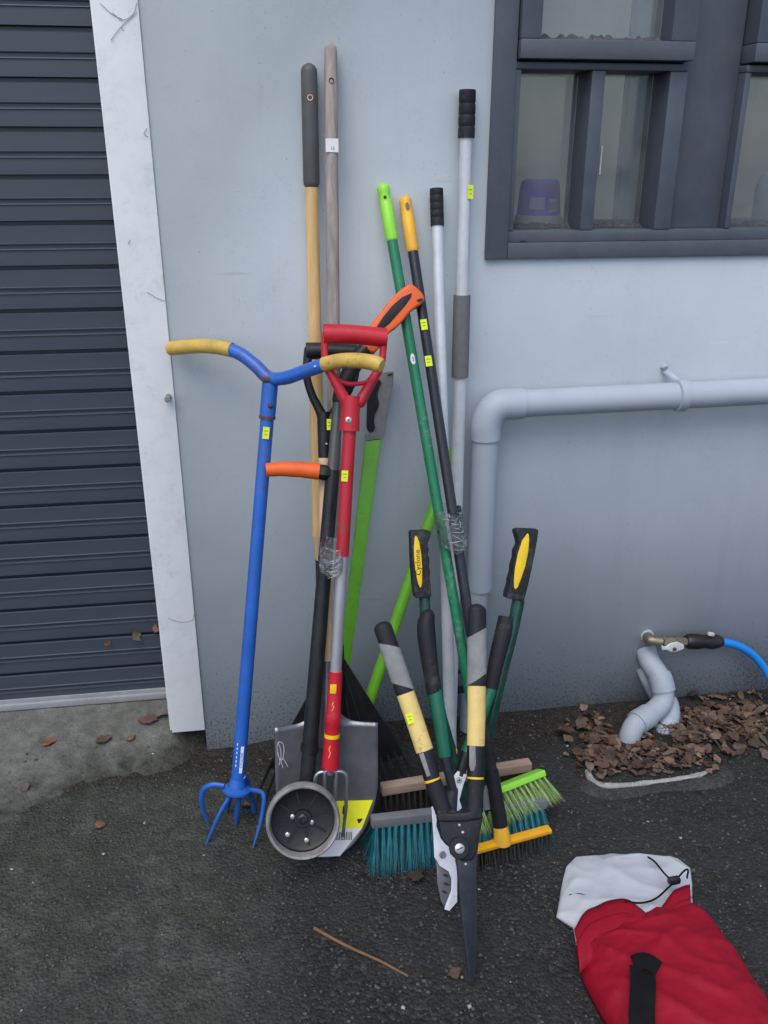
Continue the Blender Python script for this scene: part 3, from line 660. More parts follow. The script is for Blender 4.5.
# printed lettering running up the shaft
rr = wpx(13.5, t.py(760)) / 2
q = t.py(757, .0045, rr - .0006); MB().obox(q, t.U, t.S, t.N, .033, .0036, .0012).build('printed_panel', 'print_white', t.root)
text_on('lettering', 'CYCLONE', 'blue_paint', t.root, q + t.N * .0013, t.U, -t.S, .0082)
for i in range(6):
    q = t.py(742 + i * 4.2, -.0075, rr * .86); MB().obox(q, t.U, t.S, t.N, .0028, .0011, .001).build('printed_mark', 'print_white', t.root)

# --- long pole with dark grip and golden timber
t = Tool('long_handled_tool', 'long golden timber pole with a dark grey sleeve at its top', 'garden tool', P(324, 750, -.10), P(309, 70, -.024))
t.tube('grip_sleeve', 182, 72, 16.5, 'grip_grey', roundcap=True, seg=20)
t.tube('handle', 535, 181, 14.6, 'golden_wood', px2=13, seg=20)
t.tube('handle_taper', 560, 534.5, 8, 'pale_wood', px2=14.2)
t.tube('ferrule', 735, 559.5, 9, 'dark_steel')
t.plate('head', [(316, 732), (331, 732), (334, 750), (313, 750)], 'dark_steel', .004, 0)
q = t.py(98.5, 0, wpx(16.5, t.py(98)) / 2 - .0015)
MB().ring(q, t.N, [(.0055, 0), (.0062, .0022), (.0045, .0022), (.004, .0008)], 16).build('hanging_hole', 'golden_wood', t.root)
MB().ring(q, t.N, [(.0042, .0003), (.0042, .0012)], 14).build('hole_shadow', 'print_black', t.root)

# --- weathered pole: black fan rake
t = Tool('leaf_rake', 'black fan rake on a tall weathered grey timber pole', 'rake', G(338, 792, 0), P(330.5, 50, -.024))
t.tube('handle', 655, 50, 13.5, 'grey_wood', roundcap=True, seg=20, px2=13)
q = t.py(82, 0, wpx(13.5, t.py(82)) / 2 - .0014)
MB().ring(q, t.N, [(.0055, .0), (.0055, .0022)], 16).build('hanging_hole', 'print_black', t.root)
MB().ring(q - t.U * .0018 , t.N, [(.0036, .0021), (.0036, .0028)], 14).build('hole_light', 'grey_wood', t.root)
q = t.py(146.5, 0, wpx(13, t.py(146)) / 2 + .0006); hw = wpx(6.4, q)
MB().obox(q, t.S, t.U, t.N, hw, hw, .0004).build('paper_sticker', 'sticker_white', t.root)
text_on('lettering', '15', 'print_black', t.root, q - t.U * hw * .45 + t.S * .001, t.S, t.U, .009, .0007)
t.tube('socket', 720, 645, 17, 'black_plastic', px2=15)
NW = 9; ap = t.hit(335, 652, .012)
for i in range(NW):
    u0, u1 = i / NW, (i + 1) / NW
    def ln(u, f): # fan: from the apex line to the lower edge
        a = V((332 + 8 * u, 652)); b = V((268 + 137 * u, 768 - 14 * u + 12 * math.sin(math.pi * u))); p = a.lerp(b, f); return p
    poly = [ln(u0, 0), ln(u1 - .004, 0), ln(u1 - .004, .5), ln(u1 - .004, 1), ln(u0, 1), ln(u0, .5)]
    t.plate('web_panel', [(p.x, p.y) for p in poly], 'black_plastic', .004, .006 + .003 * (i % 2), .0004, 1)
for i in range(19):
    u = (i + .5) / 19; a = V((268 + 137 * u, 762 - 14 * u + 12 * math.sin(math.pi * u))); b = V((252 + 172 * u, 797 - 4 * u + 4 * math.sin(math.pi * u)))
    pa = t.hit(a.x, a.y, .008); pb = G(b.x, b.y, .004); d = (pb - pa)
    MB().tube([pa, pa.lerp(pb, .8), pb + V((0, -.012, .0))], [.0042, .0032, .0022], 6).build('tine', 'black_plastic', t.root)

# --- lime green flat-shafted tool with a grey handle plate
t = Tool('lime_hand_tool', 'lime green flat-shafted tool with grey and black handle', 'garden tool', G(331, 780, 0), P(386, 372, -.022))
t.plate('shaft', [(366, 441), (381.5, 439), (353.5, 640), (337, 760), (326, 760), (342.5, 640)], 'lime', .016, .006, .003)
t.plate('handle_plate', [(381, 373), (394, 371.5), (393, 385), (389, 405), (386, 425), (384, 438), (366, 441), (365, 436), (369, 432), (373, 425), (376, 405), (379, 385)], 'rubber_grey', .014, .008, .002)
t.plate('finger_grip', [(369, 432), (367.3, 428), (368, 399), (371.5, 385), (376, 380), (380, 379.5), (381.4, 383), (378, 389), (376.5, 395), (379, 401), (379, 406), (375, 415), (374, 421), (375.5, 428), (373, 432)], 'black_rubber', .024, .013, .003)
t.plate('slot', [(387.5, 374.5), (392.5, 373.2), (392.3, 375.4), (388, 376.2)], 'print_black', .001, .009, 0)

# --- lime green pole leaning the other way
t = Tool('lime_pole', 'lime green plastic pole slanting across the wall behind the brooms', 'pole', G(339, 790, 0), P(453, 452, -.03))
t.tube('shaft', 785, 452, 11.5, 'lime', seg=18, roundcap=True)

# --- D-handled round shovel
B = P(330, 861, -.505); B.z = max(B.z, .004)
t = Tool('round_shovel', 'round-mouth grey steel shovel with black D-handle and labelled blade', 'shovel', B, P(323, 352, -.135), z0=0)
a_sh = t.at(724); WB = wpx(51.5, t.py(740)); vs = []; fs = []; NU, NV = 26, 24
def bw_(f):   # half width along the blade, f=0 tip .. 1 shoulder
    return WB * (min(1, (1 - (1 - min(f / .62, 1)) ** 2.15)) ** .56) * (1 - .0 * f)
for i in range(NU + 1):
    f = max(.0025, (i / NU)); a = a_sh * f
    for j in range(NV + 1):
        v = j / NV * 2 - 1; h = bw_(f)
        dish = -.024 * (1 - abs(v) ** 2.2) * min(1, f * 2.5) + .008 * f * f
        frog = .017 * math.exp(-(v / .20) ** 2) * max(0, (f - .45) / .55) ** .8
        top = 0
        if i == NU: top = .05 * math.exp(-(v / .30) ** 2)          # shoulders sweep up into the socket
        vs.append(t.pt(a + top, v * h - .004, dish + frog))
for i in range(NU):
    for j in range(NV): b = i * (NV + 1) + j; fs.append((b, b + 1, b + NV + 2, b + NV + 1))
bl = MB().add(vs, fs).build('blade', 'shovel_steel', t.root, smooth=60)
md = bl.modifiers.new('thickness', 'SOLIDIFY'); md.thickness = .0022; md.offset = -1
def on_blade(x, y, up=.0012):
    # point on the blade's face under a pixel
    p = t.hit(x, y, 0)
    for _ in range(4):
        a = (p - t.B).dot(t.U); sx = (p - t.B).dot(t.S) + .004; f = max(.02, min(1, a / a_sh)); v = max(-1, min(1, sx / bw_(f)))
        n = -.024 * (1 - abs(v) ** 2.2) * min(1, f * 2.5) + .008 * f * f + .017 * math.exp(-(v / .20) ** 2) * max(0, (f - .45) / .55) ** .8
        p = t.hit(x, y, n + up)
    return p
def decal(name, m, corners, N=8, up=.0038):
    vs = []
    for i in range(N + 1):
        for j in range(N + 1):
            u, v = i / N, j / N; a = V(corners[0]).lerp(V(corners[1]), u); b = V(corners[3]).lerp(V(corners[2]), u); q = a.lerp(b, v); vs.append(on_blade(q.x, q.y, up))
    return MB().add(vs, [(i * (N + 1) + j, (i + 1) * (N + 1) + j, (i + 1) * (N + 1) + j + 1, i * (N + 1) + j + 1) for i in range(N) for j in range(N)]).build(name, m, t.root, smooth=0)
decal('yellow_label', 'sticker_yellow', [(336, 801), (373, 800), (362, 828), (334, 829)])
decal('white_label', 'sticker_white', [(334, 829), (362, 828), (340, 856), (318, 857)])
for i in range(10):
    x = 336 + i * 1.7; decal('barcode_bar', 'print_black', [(x, 832), (x + random.choice((.6, .9)), 832), (x + .5, 840), (x - .3, 840)], 2, .0048)
decal('printed_mark', 'print_black', [(343, 806), (348, 805), (347, 813), (342, 814)], 3, .0048)
decal('printed_mark', 'print_black', [(357, 819), (363, 818.5), (360, 823), (358, 823)], 2, .0048)
def chalk(pix):
    pts = smoothpath([on_blade(x, y, .0034) for x, y in pix]); MB().tube(pts, .0008, 5).build('chalk_mark', 'chalk', t.root)
chalk([(277, 747), (279, 742), (283, 744), (284, 752), (282, 760), (279, 757), (277, 748)]); chalk([(279, 744), (281, 752), (281, 761), (283, 768)]); chalk([(283, 758), (286, 763), (288, 767)]); chalk([(277, 752), (280, 761), (279, 765)])
t.tube('socket', 745, 660, 24, 'shovel_steel', px2=15)
t.tube('shaft', 662, 455, 11.5, 'pale_wood', px2=12.5)
t.path('handle_arm', [(309, 350), (307, 365), (307, 378), (312, 395), (320, 411), (325, 424)], [10, 8, 8, 9, 12], 'black_plastic', 0)
t.path('handle_arm', [(354, 352), (356, 365), (354, 378), (346, 395), (335, 411), (328, 424)], [10, 8, 8, 9, 12], 'black_plastic', 0)
t.path('handle_grip', [(306, 351), (320, 351), (340, 351.5), (357, 353)], 17, 'black_plastic', 0, roundcap=False)
t.tube('handle_socket', 458, 412, 12.5, 'black_plastic', px2=14)
t.sticker(329.5, 424.5, 5.5, 11, n=wpx(14, t.py(424)) / 2 + .001)
q = t.py(444, .004, .0155); sphere(MB(), q, .0028, 8).build('rivet', 'bolt', t.root)

# --- wheeled edger with orange grips
wc = P(303, 820.5, -.565); wr = wpx(37, wc)
t = Tool('wheeled_edger', 'long black-shafted wheel edger with orange pistol grip and orange side handle', 'edger', P(306, 792, -.49), P(339, 395, -.19), z0=0)
wn = (t.N * .75 + (CP - wc).normalized() * .25).normalized()
wc.z = max(wc.z, 0); wroot = t.root
tyre = MB().ring(wc, wn, [(wr * .90, -.022), (wr * .93, -.027), (wr * .985, -.02), (wr, -.008), (wr, .008), (wr * .985, .016), (wr * .95, .021), (wr * .905, .018), (wr * .88, .008), (wr * .86, -.004)], 56, closed=True).build('wheel', 'tyre', t.root)
MB().ring(wc, wn, [(wr * .885, .004), (wr * .86, -.016), (wr * .78, -.02), (wr * .25, -.02), (wr * .23, -.012), (wr * .14, -.012), (wr * .13, -.0165), (.0005, -.0165)], 48, cap0=False).build('rim', 'wheel_black', tyre)
ux = (V((1, 0, 0)) - wn * wn.x).normalized(); uz = wn.cross(ux)
if uz.z < 0: uz = -uz
for x, y in ((292.5, 816.5), (311.5, 822), (287.5, 834.5), (306.5, 840)):
    q = PL(x, y, wc - wn * .0185, wn); MB().ring(q, wn, [(.0052, -.002), (.0052, .0025), (.0035, .0035)], 10).build('bolt', 'bolt', tyre)
for k in range(8):
    a = R(45 * k + 10); d = ux * math.cos(a) + uz * math.sin(a); MB().obox(wc - wn * .019 + d * wr * .5, d, wn.cross(d), wn, wr * .24, .0022, .002).build('rib', 'wheel_black', tyre)
MB().ring(wc, wn, [(wr * .15, -.0125), (wr * .15, -.008), (wr * .09, -.006), (wr * .085, -.011)], 6, cap0=False).build('axle_nut', 'dark_steel', tyre)
t.tube('lower_shaft', 788, 748, 15, 'black_rubber', seg=18)
t.tube('shaft_collar', 751, 744, 18.5, 'black_plastic', seg=18)
t.tube('shaft', 745, 470, 16, 'black_plastic', px2=14, seg=18)
t.tube('upper_shaft', 471, 393, 11.5, 'grey_tube', seg=18)
an = wpx(30, wc)
MB().tube([t.py(782), t.py(790) - t.N * .012, wc - wn * .05, wc - wn * .024], [.018, .018, .014, .010], 12).build('wheel_bracket', 'black_plastic', t.root)
t.path('neck', [(338.5, 400), (342, 388), (349, 374), (359, 357), (369, 345)], [13, 16, 17, 15], 'black_plastic', 0)
t.path('trigger_guard', [(345, 392), (354, 384), (357, 372), (357, 362)], [5, 5], 'black_plastic', 0)
og = t.plate('pistol_grip', [(370, 326), (380, 313), (390, 300), (401, 289), (411, 282.5), (417, 287), (423, 293), (425.6, 298.6), (421, 304.5), (415, 308), (410, 312), (403, 321), (397, 327), (390, 332), (386, 338), (381, 346), (374, 354), (367, 350), (360, 344), (364, 335)], 'orange', .034, .017, .007, 3)
t.plate('grip_inset', [(376, 328), (383, 317), (392, 306), (402, 297), (412, 292.8), (411, 297.5), (405, 306), (397, 315), (390, 323), (384, 328)], 'black_rubber', .003, .0185, .001, parent=og)
t.plate('hanging_hole', [(416.5, 300), (420, 298.3), (423, 298.3), (422, 301), (418.5, 302.3)], 'print_black', .002, .0182, .0004, 1, parent=og)
sp = [t.hit(x, y, .004) for x, y in ((266, 470), (280, 469), (300, 469.5), (319, 471.5))]
sh_ = MB().tube(sp, [wpx(14, sp[0]) / 2, wpx(14.5, sp[1]) / 2, wpx(16, sp[2]) / 2, wpx(17, sp[3]) / 2], 18).build('side_handle', 'orange', t.root, .0)
sp = [t.hit(x, y, .004) for x, y in ((318, 471.5), (324, 472.5), (328, 473), (334.5, 474))]
MB().tube(sp, [wpx(15, sp[0]) / 2, wpx(16, sp[1]) / 2, wpx(15, sp[1]) / 2, wpx(4, sp[2]) / 2], 6).build('handle_knob', 'black_plastic', t.root)

# --- red D-handled fork
B = P(326.5, 832, -.53)
t = Tool('hand_fork', 'red D-handled garden fork with silver shaft and short steel tines', 'fork', B, P(355, 335, -.235))
t.tube('tube', 556, 429, 13.2, 'red_tube', px2=13.5, seg=20)
t.tube('silver_shaft', 674, 555.5, 11.5, 'alu', px2=12, seg=20)
g_ = t.tube('lower_grip', 768, 671, 17, 'red_plastic', px2=13.5, seg=20, mid=[(.06, 1.02), (.35, .88), (.44, .86), (.46, .92), (.55, .93), (.57, .85)])
t.tube('band', 737, 733.3, 15.6, 'yellow_plastic', seg=20)
hs = t.hit(333.2, 689, wpx(13.9, t.py(689)) / 2)
MB().obox(hs, t.S, t.U, t.N, wpx(3.2, hs), wpx(4.7, hs), .002).build('button', 'yellow_plastic', t.root, .001)
for y0_, y1_, x0_ in ((702, 711, 333.0), (746, 758, 329.5)):
    pts = [t.hit(x0_ + dx, y0_ + (y1_ - y0_) * f, wpx(15, t.py(y0_)) / 2 + .0004) for f, dx in ((0, .8), (.3, -.6), (.6, 1.0), (1, -.8))]
    MB().tube(pts, .0011, 5).build('printed_mark', 'yellow_plastic', t.root)
t.tube('ferrule', 774, 766, 8, 'steel')
fx = (315.5, 324.5, 335, 346.5)
t.path('tine', [(331, 772), (340, 771.5), (345, 774), (347, 781), (346, 805), (343, 836)], [4, 4, 4, 3], 'steel')
t.path('tine', [(331, 772), (322, 772), (317, 774.5), (315, 781), (314, 805), (311.5, 838)], [4, 4, 4, 3], 'steel')
t.path('tine', [(329, 770), (336, 773), (335.5, 785), (334.5, 805), (332, 837)], [4, 4, 4, 3], 'steel', .001)
t.path('tine', [(329, 770), (325, 773), (324.5, 785), (323.5, 805), (321.5, 838)], [4, 4, 4, 3], 'steel', .001)
t.tube('handle_socket', 431, 396, 20, 'red_plastic', px2=19, seg=20, mid=[(.12, 1.0), (.5, .93)])
t.path('handle_arm', [(326.5, 334), (324.5, 350), (327, 366), (335, 381), (346, 402)], [9, 7, 8, 10, 12], 'red_plastic')
t.path('handle_arm', [(383.5, 337), (383, 352), (380.5, 366), (372, 381), (360, 402)], [9, 7, 8, 10, 12], 'red_plastic')
t.path('handle_web', [(331, 374), (342, 382), (354, 384), (366, 382), (377, 374)], 4.5, 'red_plastic')
t.path('handle_grip', [(323.5, 334), (345, 334), (365, 335.5), (386, 338)], [20, 19, 19, 19], 'red_plastic', roundcap=False, seg=20)
q = t.hit(348.5, 420, wpx(19.5, t.py(420)) / 2 + .0005)
MB().ring(q, t.N, [(.0065, -.002), (.0065, .0006), (.005, .0014)], 16).build('screw', 'bolt', t.root)
MB().ring(q + t.N * .0015, t.N, [(.0022, -.001), (.0022, .0002)], 8).build('screw_recess', 'dark_steel', t.root)
t.sticker(344.7, 476, 6.5, 11, n=wpx(13.3, t.py(476)) / 2 + .001)

# --- brooms -------------------------------------------------------------
def bristles(name, m, parent, A, Bp, down, fwd, length, width, rows, cols, spread=.25, per=22, tuft=.0035, thick=.0011, flare=.0, kink=.12):
    vs = []; fs = []; ax_ = (Bp - A); L = ax_.length; ax_ = ax_.normalized(); fwd = fwd.normalized(); down = down.normalized()
    for i in range(cols):
        for j in range(rows):
            u = (i + .5) / cols; vv = ((j + .5) / rows - .5) if rows > 1 else 0
            c = A + ax_ * (u * L) + fwd * (vv * width)
            lean = ax_ * ((u - .5) * 2 * flare) + fwd * (vv * 2 * spread)
            for k in range(per):
                a = random.uniform(0, 6.28); rr = tuft * math.sqrt(random.random()); p0 = c + ax_ * (rr * math.cos(a)) + fwd * (rr * math.sin(a))
                d = (down + lean + ax_ * (math.cos(a) * rr / tuft * .10 + random.gauss(0, .05)) + fwd * (math.sin(a) * rr / tuft * .10 + random.gauss(0, .05))).normalized()
                l = length * random.uniform(.9, 1.03); bend = ax_ * random.gauss(0, kink * length) + fwd * random.gauss(0, kink * length)
                p1 = p0 + d * (l * .55); p2 = p0 + d * l + bend * .5
                if p2.z < .001: p2.z = .001 + random.random() * .003
                if p1.z < .002: p1.z = .003
                sd_ = V((math.cos(a + 1), math.sin(a + 1), 0)) * thick * .5; b = len(vs)
                vs += [p0 - sd_, p0 + sd_, p1 - sd_, p1 + sd_, p2]
                fs += [(b, b + 1, b + 3, b + 2), (b + 2, b + 3, b + 4)]
    off = root_loc(parent); me = bpy.data.meshes.new(name); me.from_pydata([tuple(v - off) for v in vs], [], fs); me.update()
    return tag(link(name, me, m, parent, 0), kind='stuff')
def head_frame(A, Bp):
    ax_ = (Bp - A).normalized(); up = V((0, 0, 1)); up = (up - ax_ * up.dot(ax_)).normalized(); return ax_, up, up.cross(ax_) * -1

# short silver pole -> wooden-block broom
A = G(381, 792, .085); Bp = G(530, 767, .085); mid = (A + Bp) / 2
t = Tool('block_broom', 'wooden-block broom with dark bristles on the shorter silver pole with black cap', 'broom', P(451.5, 780, mid.y), P(436.5, 193, -.022), z0=0)
t.tube('pole', 783, 225, 12.5, 'alu_satin', px2=11.3)
t.tube('pole_cap', 226, 189, 13.8, 'black_rubber', px2=13.6, mid=[(.2, 1), (.22, .95), (.24, 1), (.4, 1), (.42, .95), (.44, 1), (.6, 1), (.62, .95), (.64, 1), (.8, 1), (.82, .95), (.84, 1)])
ax_, up, fw = head_frame(A, Bp)
MB().obox(mid + up * .008, ax_, fw, up, (Bp - A).length / 2, .013, .012).build('block', 'broom_wood', t.root, .003)
bristles('bristles', 'dark_bristle', t.root, A - up * .004, Bp - up * .004, -up, fw, .082, .036, 3, 26, .3, 14, .004, .0013)

# tall telescopic pole behind it
t = Tool('telescopic_pole', 'tallest silver pole with black top cap and grey foam sleeve', 'pole', P(450, 745, -.12), P(467.5, 92, -.022))
t.tube('pole_cap', 138, 90, 17, 'black_rubber', mid=[(.2, 1), (.24, .93), (.28, 1), (.44, 1), (.48, .93), (.52, 1), (.68, 1), (.72, .93), (.76, 1)])
t.tube('upper_pole', 300, 137, 12.6, 'alu_satin', px2=13)
t.tube('foam_sleeve', 377, 295, 17, 'foam_grey', seg=20)
t.tube('lower_pole', 745, 376, 12, 'alu_satin', px2=13)
t.sticker(470.5, 192, 5.5, 13, n=wpx(13, t.py(192)) / 2 + .0006)

# lime hand brush
A = G(468, 801, .118); Bp = G(542, 772, .125); mid = (A + Bp) / 2
hb_ = thing('lime_brush', 'lime green brush head with pale green bristles between the brooms', 'brush', V((mid.x, mid.y, 0)))
ax_, up, fw = head_frame(A, Bp)
fw2 = V((ax_.y, -ax_.x, 0)).normalized()
dn = (-up * .72 + fw2 * .42 + ax_ * .16).normalized(); sd2 = dn.cross(ax_).normalized()
MB().obox(mid, ax_, sd2, sd2.cross(ax_).normalized(), (Bp - A).length / 2, .018, .008).build('block', 'lime_tip', hb_, .004)
bristles('bristles', 'lime_bristle', hb_, A + dn * .006, Bp + dn * .006, dn, sd2, .078, .030, 4, 15, .22, 24, .0030, .0014, flare=.2, kink=.03)

# green pole -> teal broom
A = G(371, 823, .098); Bp = G(546, 803, .075); mid = (A + Bp) / 2; Pb = P(488, 800, mid.y)
t = Tool('teal_broom', 'grey-headed broom with teal bristles on a green pole with lime green tip', 'broom', Pb, P(384, 193, -.022), z0=0)
t.tube('pole', 800, 236, 10.5, 'green_pole', px2=11)
t.tube('pole_tip', 238, 190, 12.5, 'lime_tip', px2=13.5, roundcap=True, mid=[(.3, 1.02), (.68, 1.04), (.70, .96), (.9, .95)])
q = t.py(199, -.002, wpx(13, t.py(199)) / 2 - .003); MB().ring(q, t.N, [(.0032, 0), (.0036, .0035), (.0026, .0036)], 14).build('hanging_hole', 'print_black', t.root)
q = t.hit(413, 359, wpx(11, t.py(359)) / 2); 
MB().add([q + t.S * (.0055 * math.cos(R(a))) + t.U * (.0125 * math.sin(R(a))) + t.N * (-.0022 * math.cos(R(a)) ** 2 + .0008) for a in range(0, 360, 20)], [tuple(range(18))]).build('oval_badge', 'sticker_white', t.root, smooth=0)
text_on('lettering', 'ecb', 'print_black', t.root, q + t.N * .0007, t.U, -t.S, .0075)
ax_, up, fw = head_frame(A, Bp)
MB().obox(mid + up * .004, ax_, fw, up, (Bp - A).length / 2, .012, .0125).build('block', 'broom_grey', t.root, .004)
bristles('bristles', 'teal_bristle', t.root, A + ax_ * .005 - up * .006, Bp - ax_ * .005 - up * .006, (-up + V((0, -.22, 0))), fw, .114, .022, 4, 28, .6, 50, .0055, .0017, flare=.12, kink=.045)
MB().tube([t.py(806), t.py(776)], [.022, .0135], 14).build('socket', 'broom_grey', t.root)

# black pole -> yellow broom
A = G(452, 856, .045); Bp = G(550, 829, .045); mid = (A + Bp) / 2
t = Tool('yellow_broom', 'yellow-headed broom with dark bristles on a black pole with orange tip', 'broom', mid + V((0, 0, .012)), P(406, 206, -.022), z0=0)
t.tube('pole', 800, 247, 10.5, 'pole_black', px2=10.8)
t.tube('pole_sleeve', 826, 770, 15, 'black_plastic', px2=13, mid=[(.3, 1.0), (.8, .9)])
t.tube('pole_tip', 249, 202, 12.3, 'orange_tip', px2=12.8, roundcap=True, mid=[(.3, 1.02), (.66, 1.04), (.68, .97), (.9, .96)])
q = t.py(208.5, 0, wpx(13, t.py(207)) / 2 - .003); MB().add([q + t.S * (.0045 * math.cos(R(a))) + t.U * (.009 * math.sin(R(a))) + t.N * .0033 for a in range(0, 360, 24)], [tuple(range(15))]).build('hanging_hole', 'foam_grey', t.root, smooth=0)
t.sticker(424, 324.5, 6.5, 10.5, n=wpx(10.8, t.py(324)) / 2 + .0008)
t.sticker(428.6, 361, 6.8, 10.5, n=wpx(10.8, t.py(361)) / 2 + .0008)
for y in (270, 300):
    pass
ax_, up, fw = head_frame(A, Bp)
MB().obox(mid, ax_, fw, up, (Bp - A).length / 2, .011, .0055).build('head', 'yellow_head', t.root, .003)
MB().tube([mid + up * .003, mid + up * .012, t.py(824) ], [.022, .019, .0165], 16).build('socket', 'orange_tip', t.root)
bristles('bristles', 'dark_bristle', t.root, A - up * .004, Bp - up * .004, -up + V((0, -.1, 0)), fw, .047, .030, 4, 24, .25, 12, .004, .0014)

# --- loppers with black foam sleeves and a white hooked jaw
B = G(447, 911, 0)
t = Tool('bypass_lopper', 'green-handled lopper with black foam sleeves and a white hooked jaw', 'lopper', B, P(458, 620, -.36))
t.path('handle', [(434, 686), (440, 722), (445, 757)], [15, 14.5, 13], 'green_handle', roundcap=False)
t.path('sleeve', [(427.5, 616), (426, 626), (427.5, 645), (430.5, 668), (434, 690)], [15, 18, 19, 17.5, 16, 16], 'black_rubber', roundcap=True)
t.path('ferrule', [(444.5, 755), (448, 770), (453, 790)], [10, 9], 'dark_steel', roundcap=False)
t.path('handle', [(493, 684), (483, 712), (466, 753)], [11.5, 12, 12], 'green_handle', -.012, roundcap=False)
t.path('sleeve', [(506, 617), (504, 630), (499, 650), (495, 668), (491.5, 689)], [16, 17.5, 17, 15.5, 13], 'black_rubber', -.012, roundcap=False)
t.path('ferrule', [(466.5, 752), (463, 764), (460, 776)], [11, 10], 'black_plastic', -.006, roundcap=False)
t.plate('link', [(458, 771), (467, 775), (463.5, 785), (459.5, 800), (462, 808), (455, 814), (450, 808), (453, 790), (452, 778)], 'jaw_white', .004, .004, .001)
q = t.hit(459, 780, .006); MB().ring(q, t.N, [(.0062, -.002), (.0062, .002), (.0045, .0032)], 14).build('bolt', 'bolt', t.root); MB().ring(q, t.N, [(.0024, .003), (.002, .0042)], 8).build('bolt', 'dark_steel', t.root)
wj = [(431.5, 806.5), (433.5, 806.5), (437, 813), (436.5, 826), (441, 839), (449, 847), (454.5, 857), (457.3, 870), (457.3, 902), (449.5, 911), (444.5, 909.5), (446, 904.5), (451.5, 890), (451.5, 879), (448.7, 871.7), (440, 866), (434.4, 857.3), (433.6, 837)]
t.plate('hook_jaw', wj, 'jaw_white', .005, .010, .0012)
t.plate('slotted_jaw', [(436.5, 862), (450, 868), (453, 890), (445, 908.5), (441, 901), (437.5, 884)], 'jaw_grey', .005, .003, .001)
for x, y in ((446, 875.5), (446.5, 884), (444.5, 892)):
    t.plate('slot', [(x - 3, y - 1.6), (x + 1, y - 1.2), (x + 3, y + 1), (x + 2, y + 2), (x - 2, y + .8)], 'print_black', .001, .004, 0)
q = t.hit(442.7, 854.8, .0115); MB().ring(q, t.N, [(.0075, -.003), (.0075, .001), (.006, .0025), (.004, .0025), (.0035, .001)], 16).build('bolt', 'steel', t.root)
t.path('jaw_base', [(453, 790), (450, 815), (446, 840)], [14, 16, 14], 'dark_steel', -.008)

# --- loppers with contoured black and yellow grips
t = Tool('contour_lopper', 'dark green tube lopper with contoured black grips and yellow ovals', 'lopper', G(470, 858, 0), P(474, 532, -.285))
def zp(pts, ox, oy, k): return [(ox + x / k, oy + y / k) for x, y in pts]
gl = zp([(105, 115), (125, 101), (270, 95), (296, 112), (300, 130), (280, 190), (265, 225), (278, 280), (270, 330), (286, 390), (280, 440), (291, 500), (286, 550), (296, 620), (303, 735), (285, 745), (150, 750), (140, 700), (128, 600), (113, 400)], 400, 520, 9.6)
gr = zp([(268, 100), (300, 85), (480, 90), (498, 110), (490, 180), (462, 340), (430, 500), (390, 680), (350, 830), (330, 832), (175, 802), (178, 745), (205, 660), (208, 610), (232, 540), (238, 470), (262, 390), (268, 310), (300, 250), (290, 190), (268, 125)], 490, 520, 10.24)
a = t.plate('grip', gl, 'black_rubber', .036, .018, .009, 3); b = t.plate('grip', gr, 'black_rubber', .036, .018, .009, 3)
t.plate('grip_oval', zp([(150, 150), (163, 155), (185, 210), (205, 330), (213, 450), (213, 600), (205, 640), (193, 650), (175, 610), (150, 500), (135, 350), (133, 260), (140, 170)], 400, 520, 9.6), 'yellow_plastic', .003, .0195, .001, parent=a)
t.plate('grip_oval', zp([(385, 135), (398, 150), (403, 200), (392, 330), (360, 480), (320, 600), (285, 690), (262, 712), (248, 690), (246, 620), (256, 500), (285, 350), (330, 210)], 490, 520, 10.24), 'yellow_plastic', .003, .0195, .001, parent=b)
q = t.hit(418, 562.5, .0198); d1 = (t.hit(417.2, 545, .0198) - t.hit(418.8, 580, .0198))
text_on('lettering', 'Cyclone', 'print_black', a, q, d1, d1.normalized().cross(t.N) * -1, .0175)
t.path('handle', [(424.5, 594), (427, 640), (437, 700), (458, 775), (466, 800)], [11.5, 11.5, 11.5, 11], 'dark_green', -.004, roundcap=False)
t.path('handle', [(518.5, 600), (512, 632), (500, 680), (490, 725), (484, 765), (476, 800)], [13, 12.5, 12.5, 12, 12], 'dark_green', -.004, roundcap=False)
t.path('handle_sleeve', [(487, 748), (485, 775), (489, 800), (482, 815)], [10, 11, 9], 'black_plastic', -.006)
t.plate('head', [(460, 795), (482, 795), (480, 820), (474, 845), (469, 858), (464, 845), (459, 820)], 'dark_steel', .006, -.004, .001)
t.path('yellow_spring', [(456, 750), (455.5, 762), (456.5, 774)], [3, 4.5, 4], 'yellow_plastic', .0)

# --- hedge shears with grey and yellow grips
B = G(471.5, 986, 0)
t = Tool('hedge_shears', 'hedge shears with grey and pale yellow grips, dark blades pointing down', 'shears', B, P(476, 608, -.47))
bl_ = [(479.5, 838), (477, 858), (476.5, 880), (477.3, 938), (474.8, 981), (472, 986.5), (469.3, 981), (464.6, 940), (460.5, 900), (458, 872), (456, 850), (460, 838)]
t.plate('blade', bl_, 'dark_steel', .004, .004, .0012)
t.plate('blade', [(x - 1.2, y - 3) for x, y in bl_], 'dark_steel', .004, -.0015, .0012)
t.plate('body', [(437, 811), (444, 806.5), (460, 812), (470, 811), (480, 806), (483, 809), (482.5, 822), (479, 838), (477, 852), (473, 860), (464, 862), (456.5, 858), (453, 849), (446, 845), (441, 838), (439, 824)], 'black_plastic', .016, .013, .004, 3)
t.plate('crossbar', [(437, 809), (450, 813), (466, 812.5), (482.5, 807.5), (482, 819), (466, 822), (450, 822.5), (438, 822)], 'black_plastic', .02, .017, .004, 3)
kn = [(460 + 10.5 * math.cos(R(a)) * (1 + .03 * (i % 2)), 848.5 + 11.5 * math.sin(R(a))) for i, a in enumerate(range(0, 360, 30))]
t.plate('pivot_knob', kn, 'black_rubber', .010, .021, .003, 3)
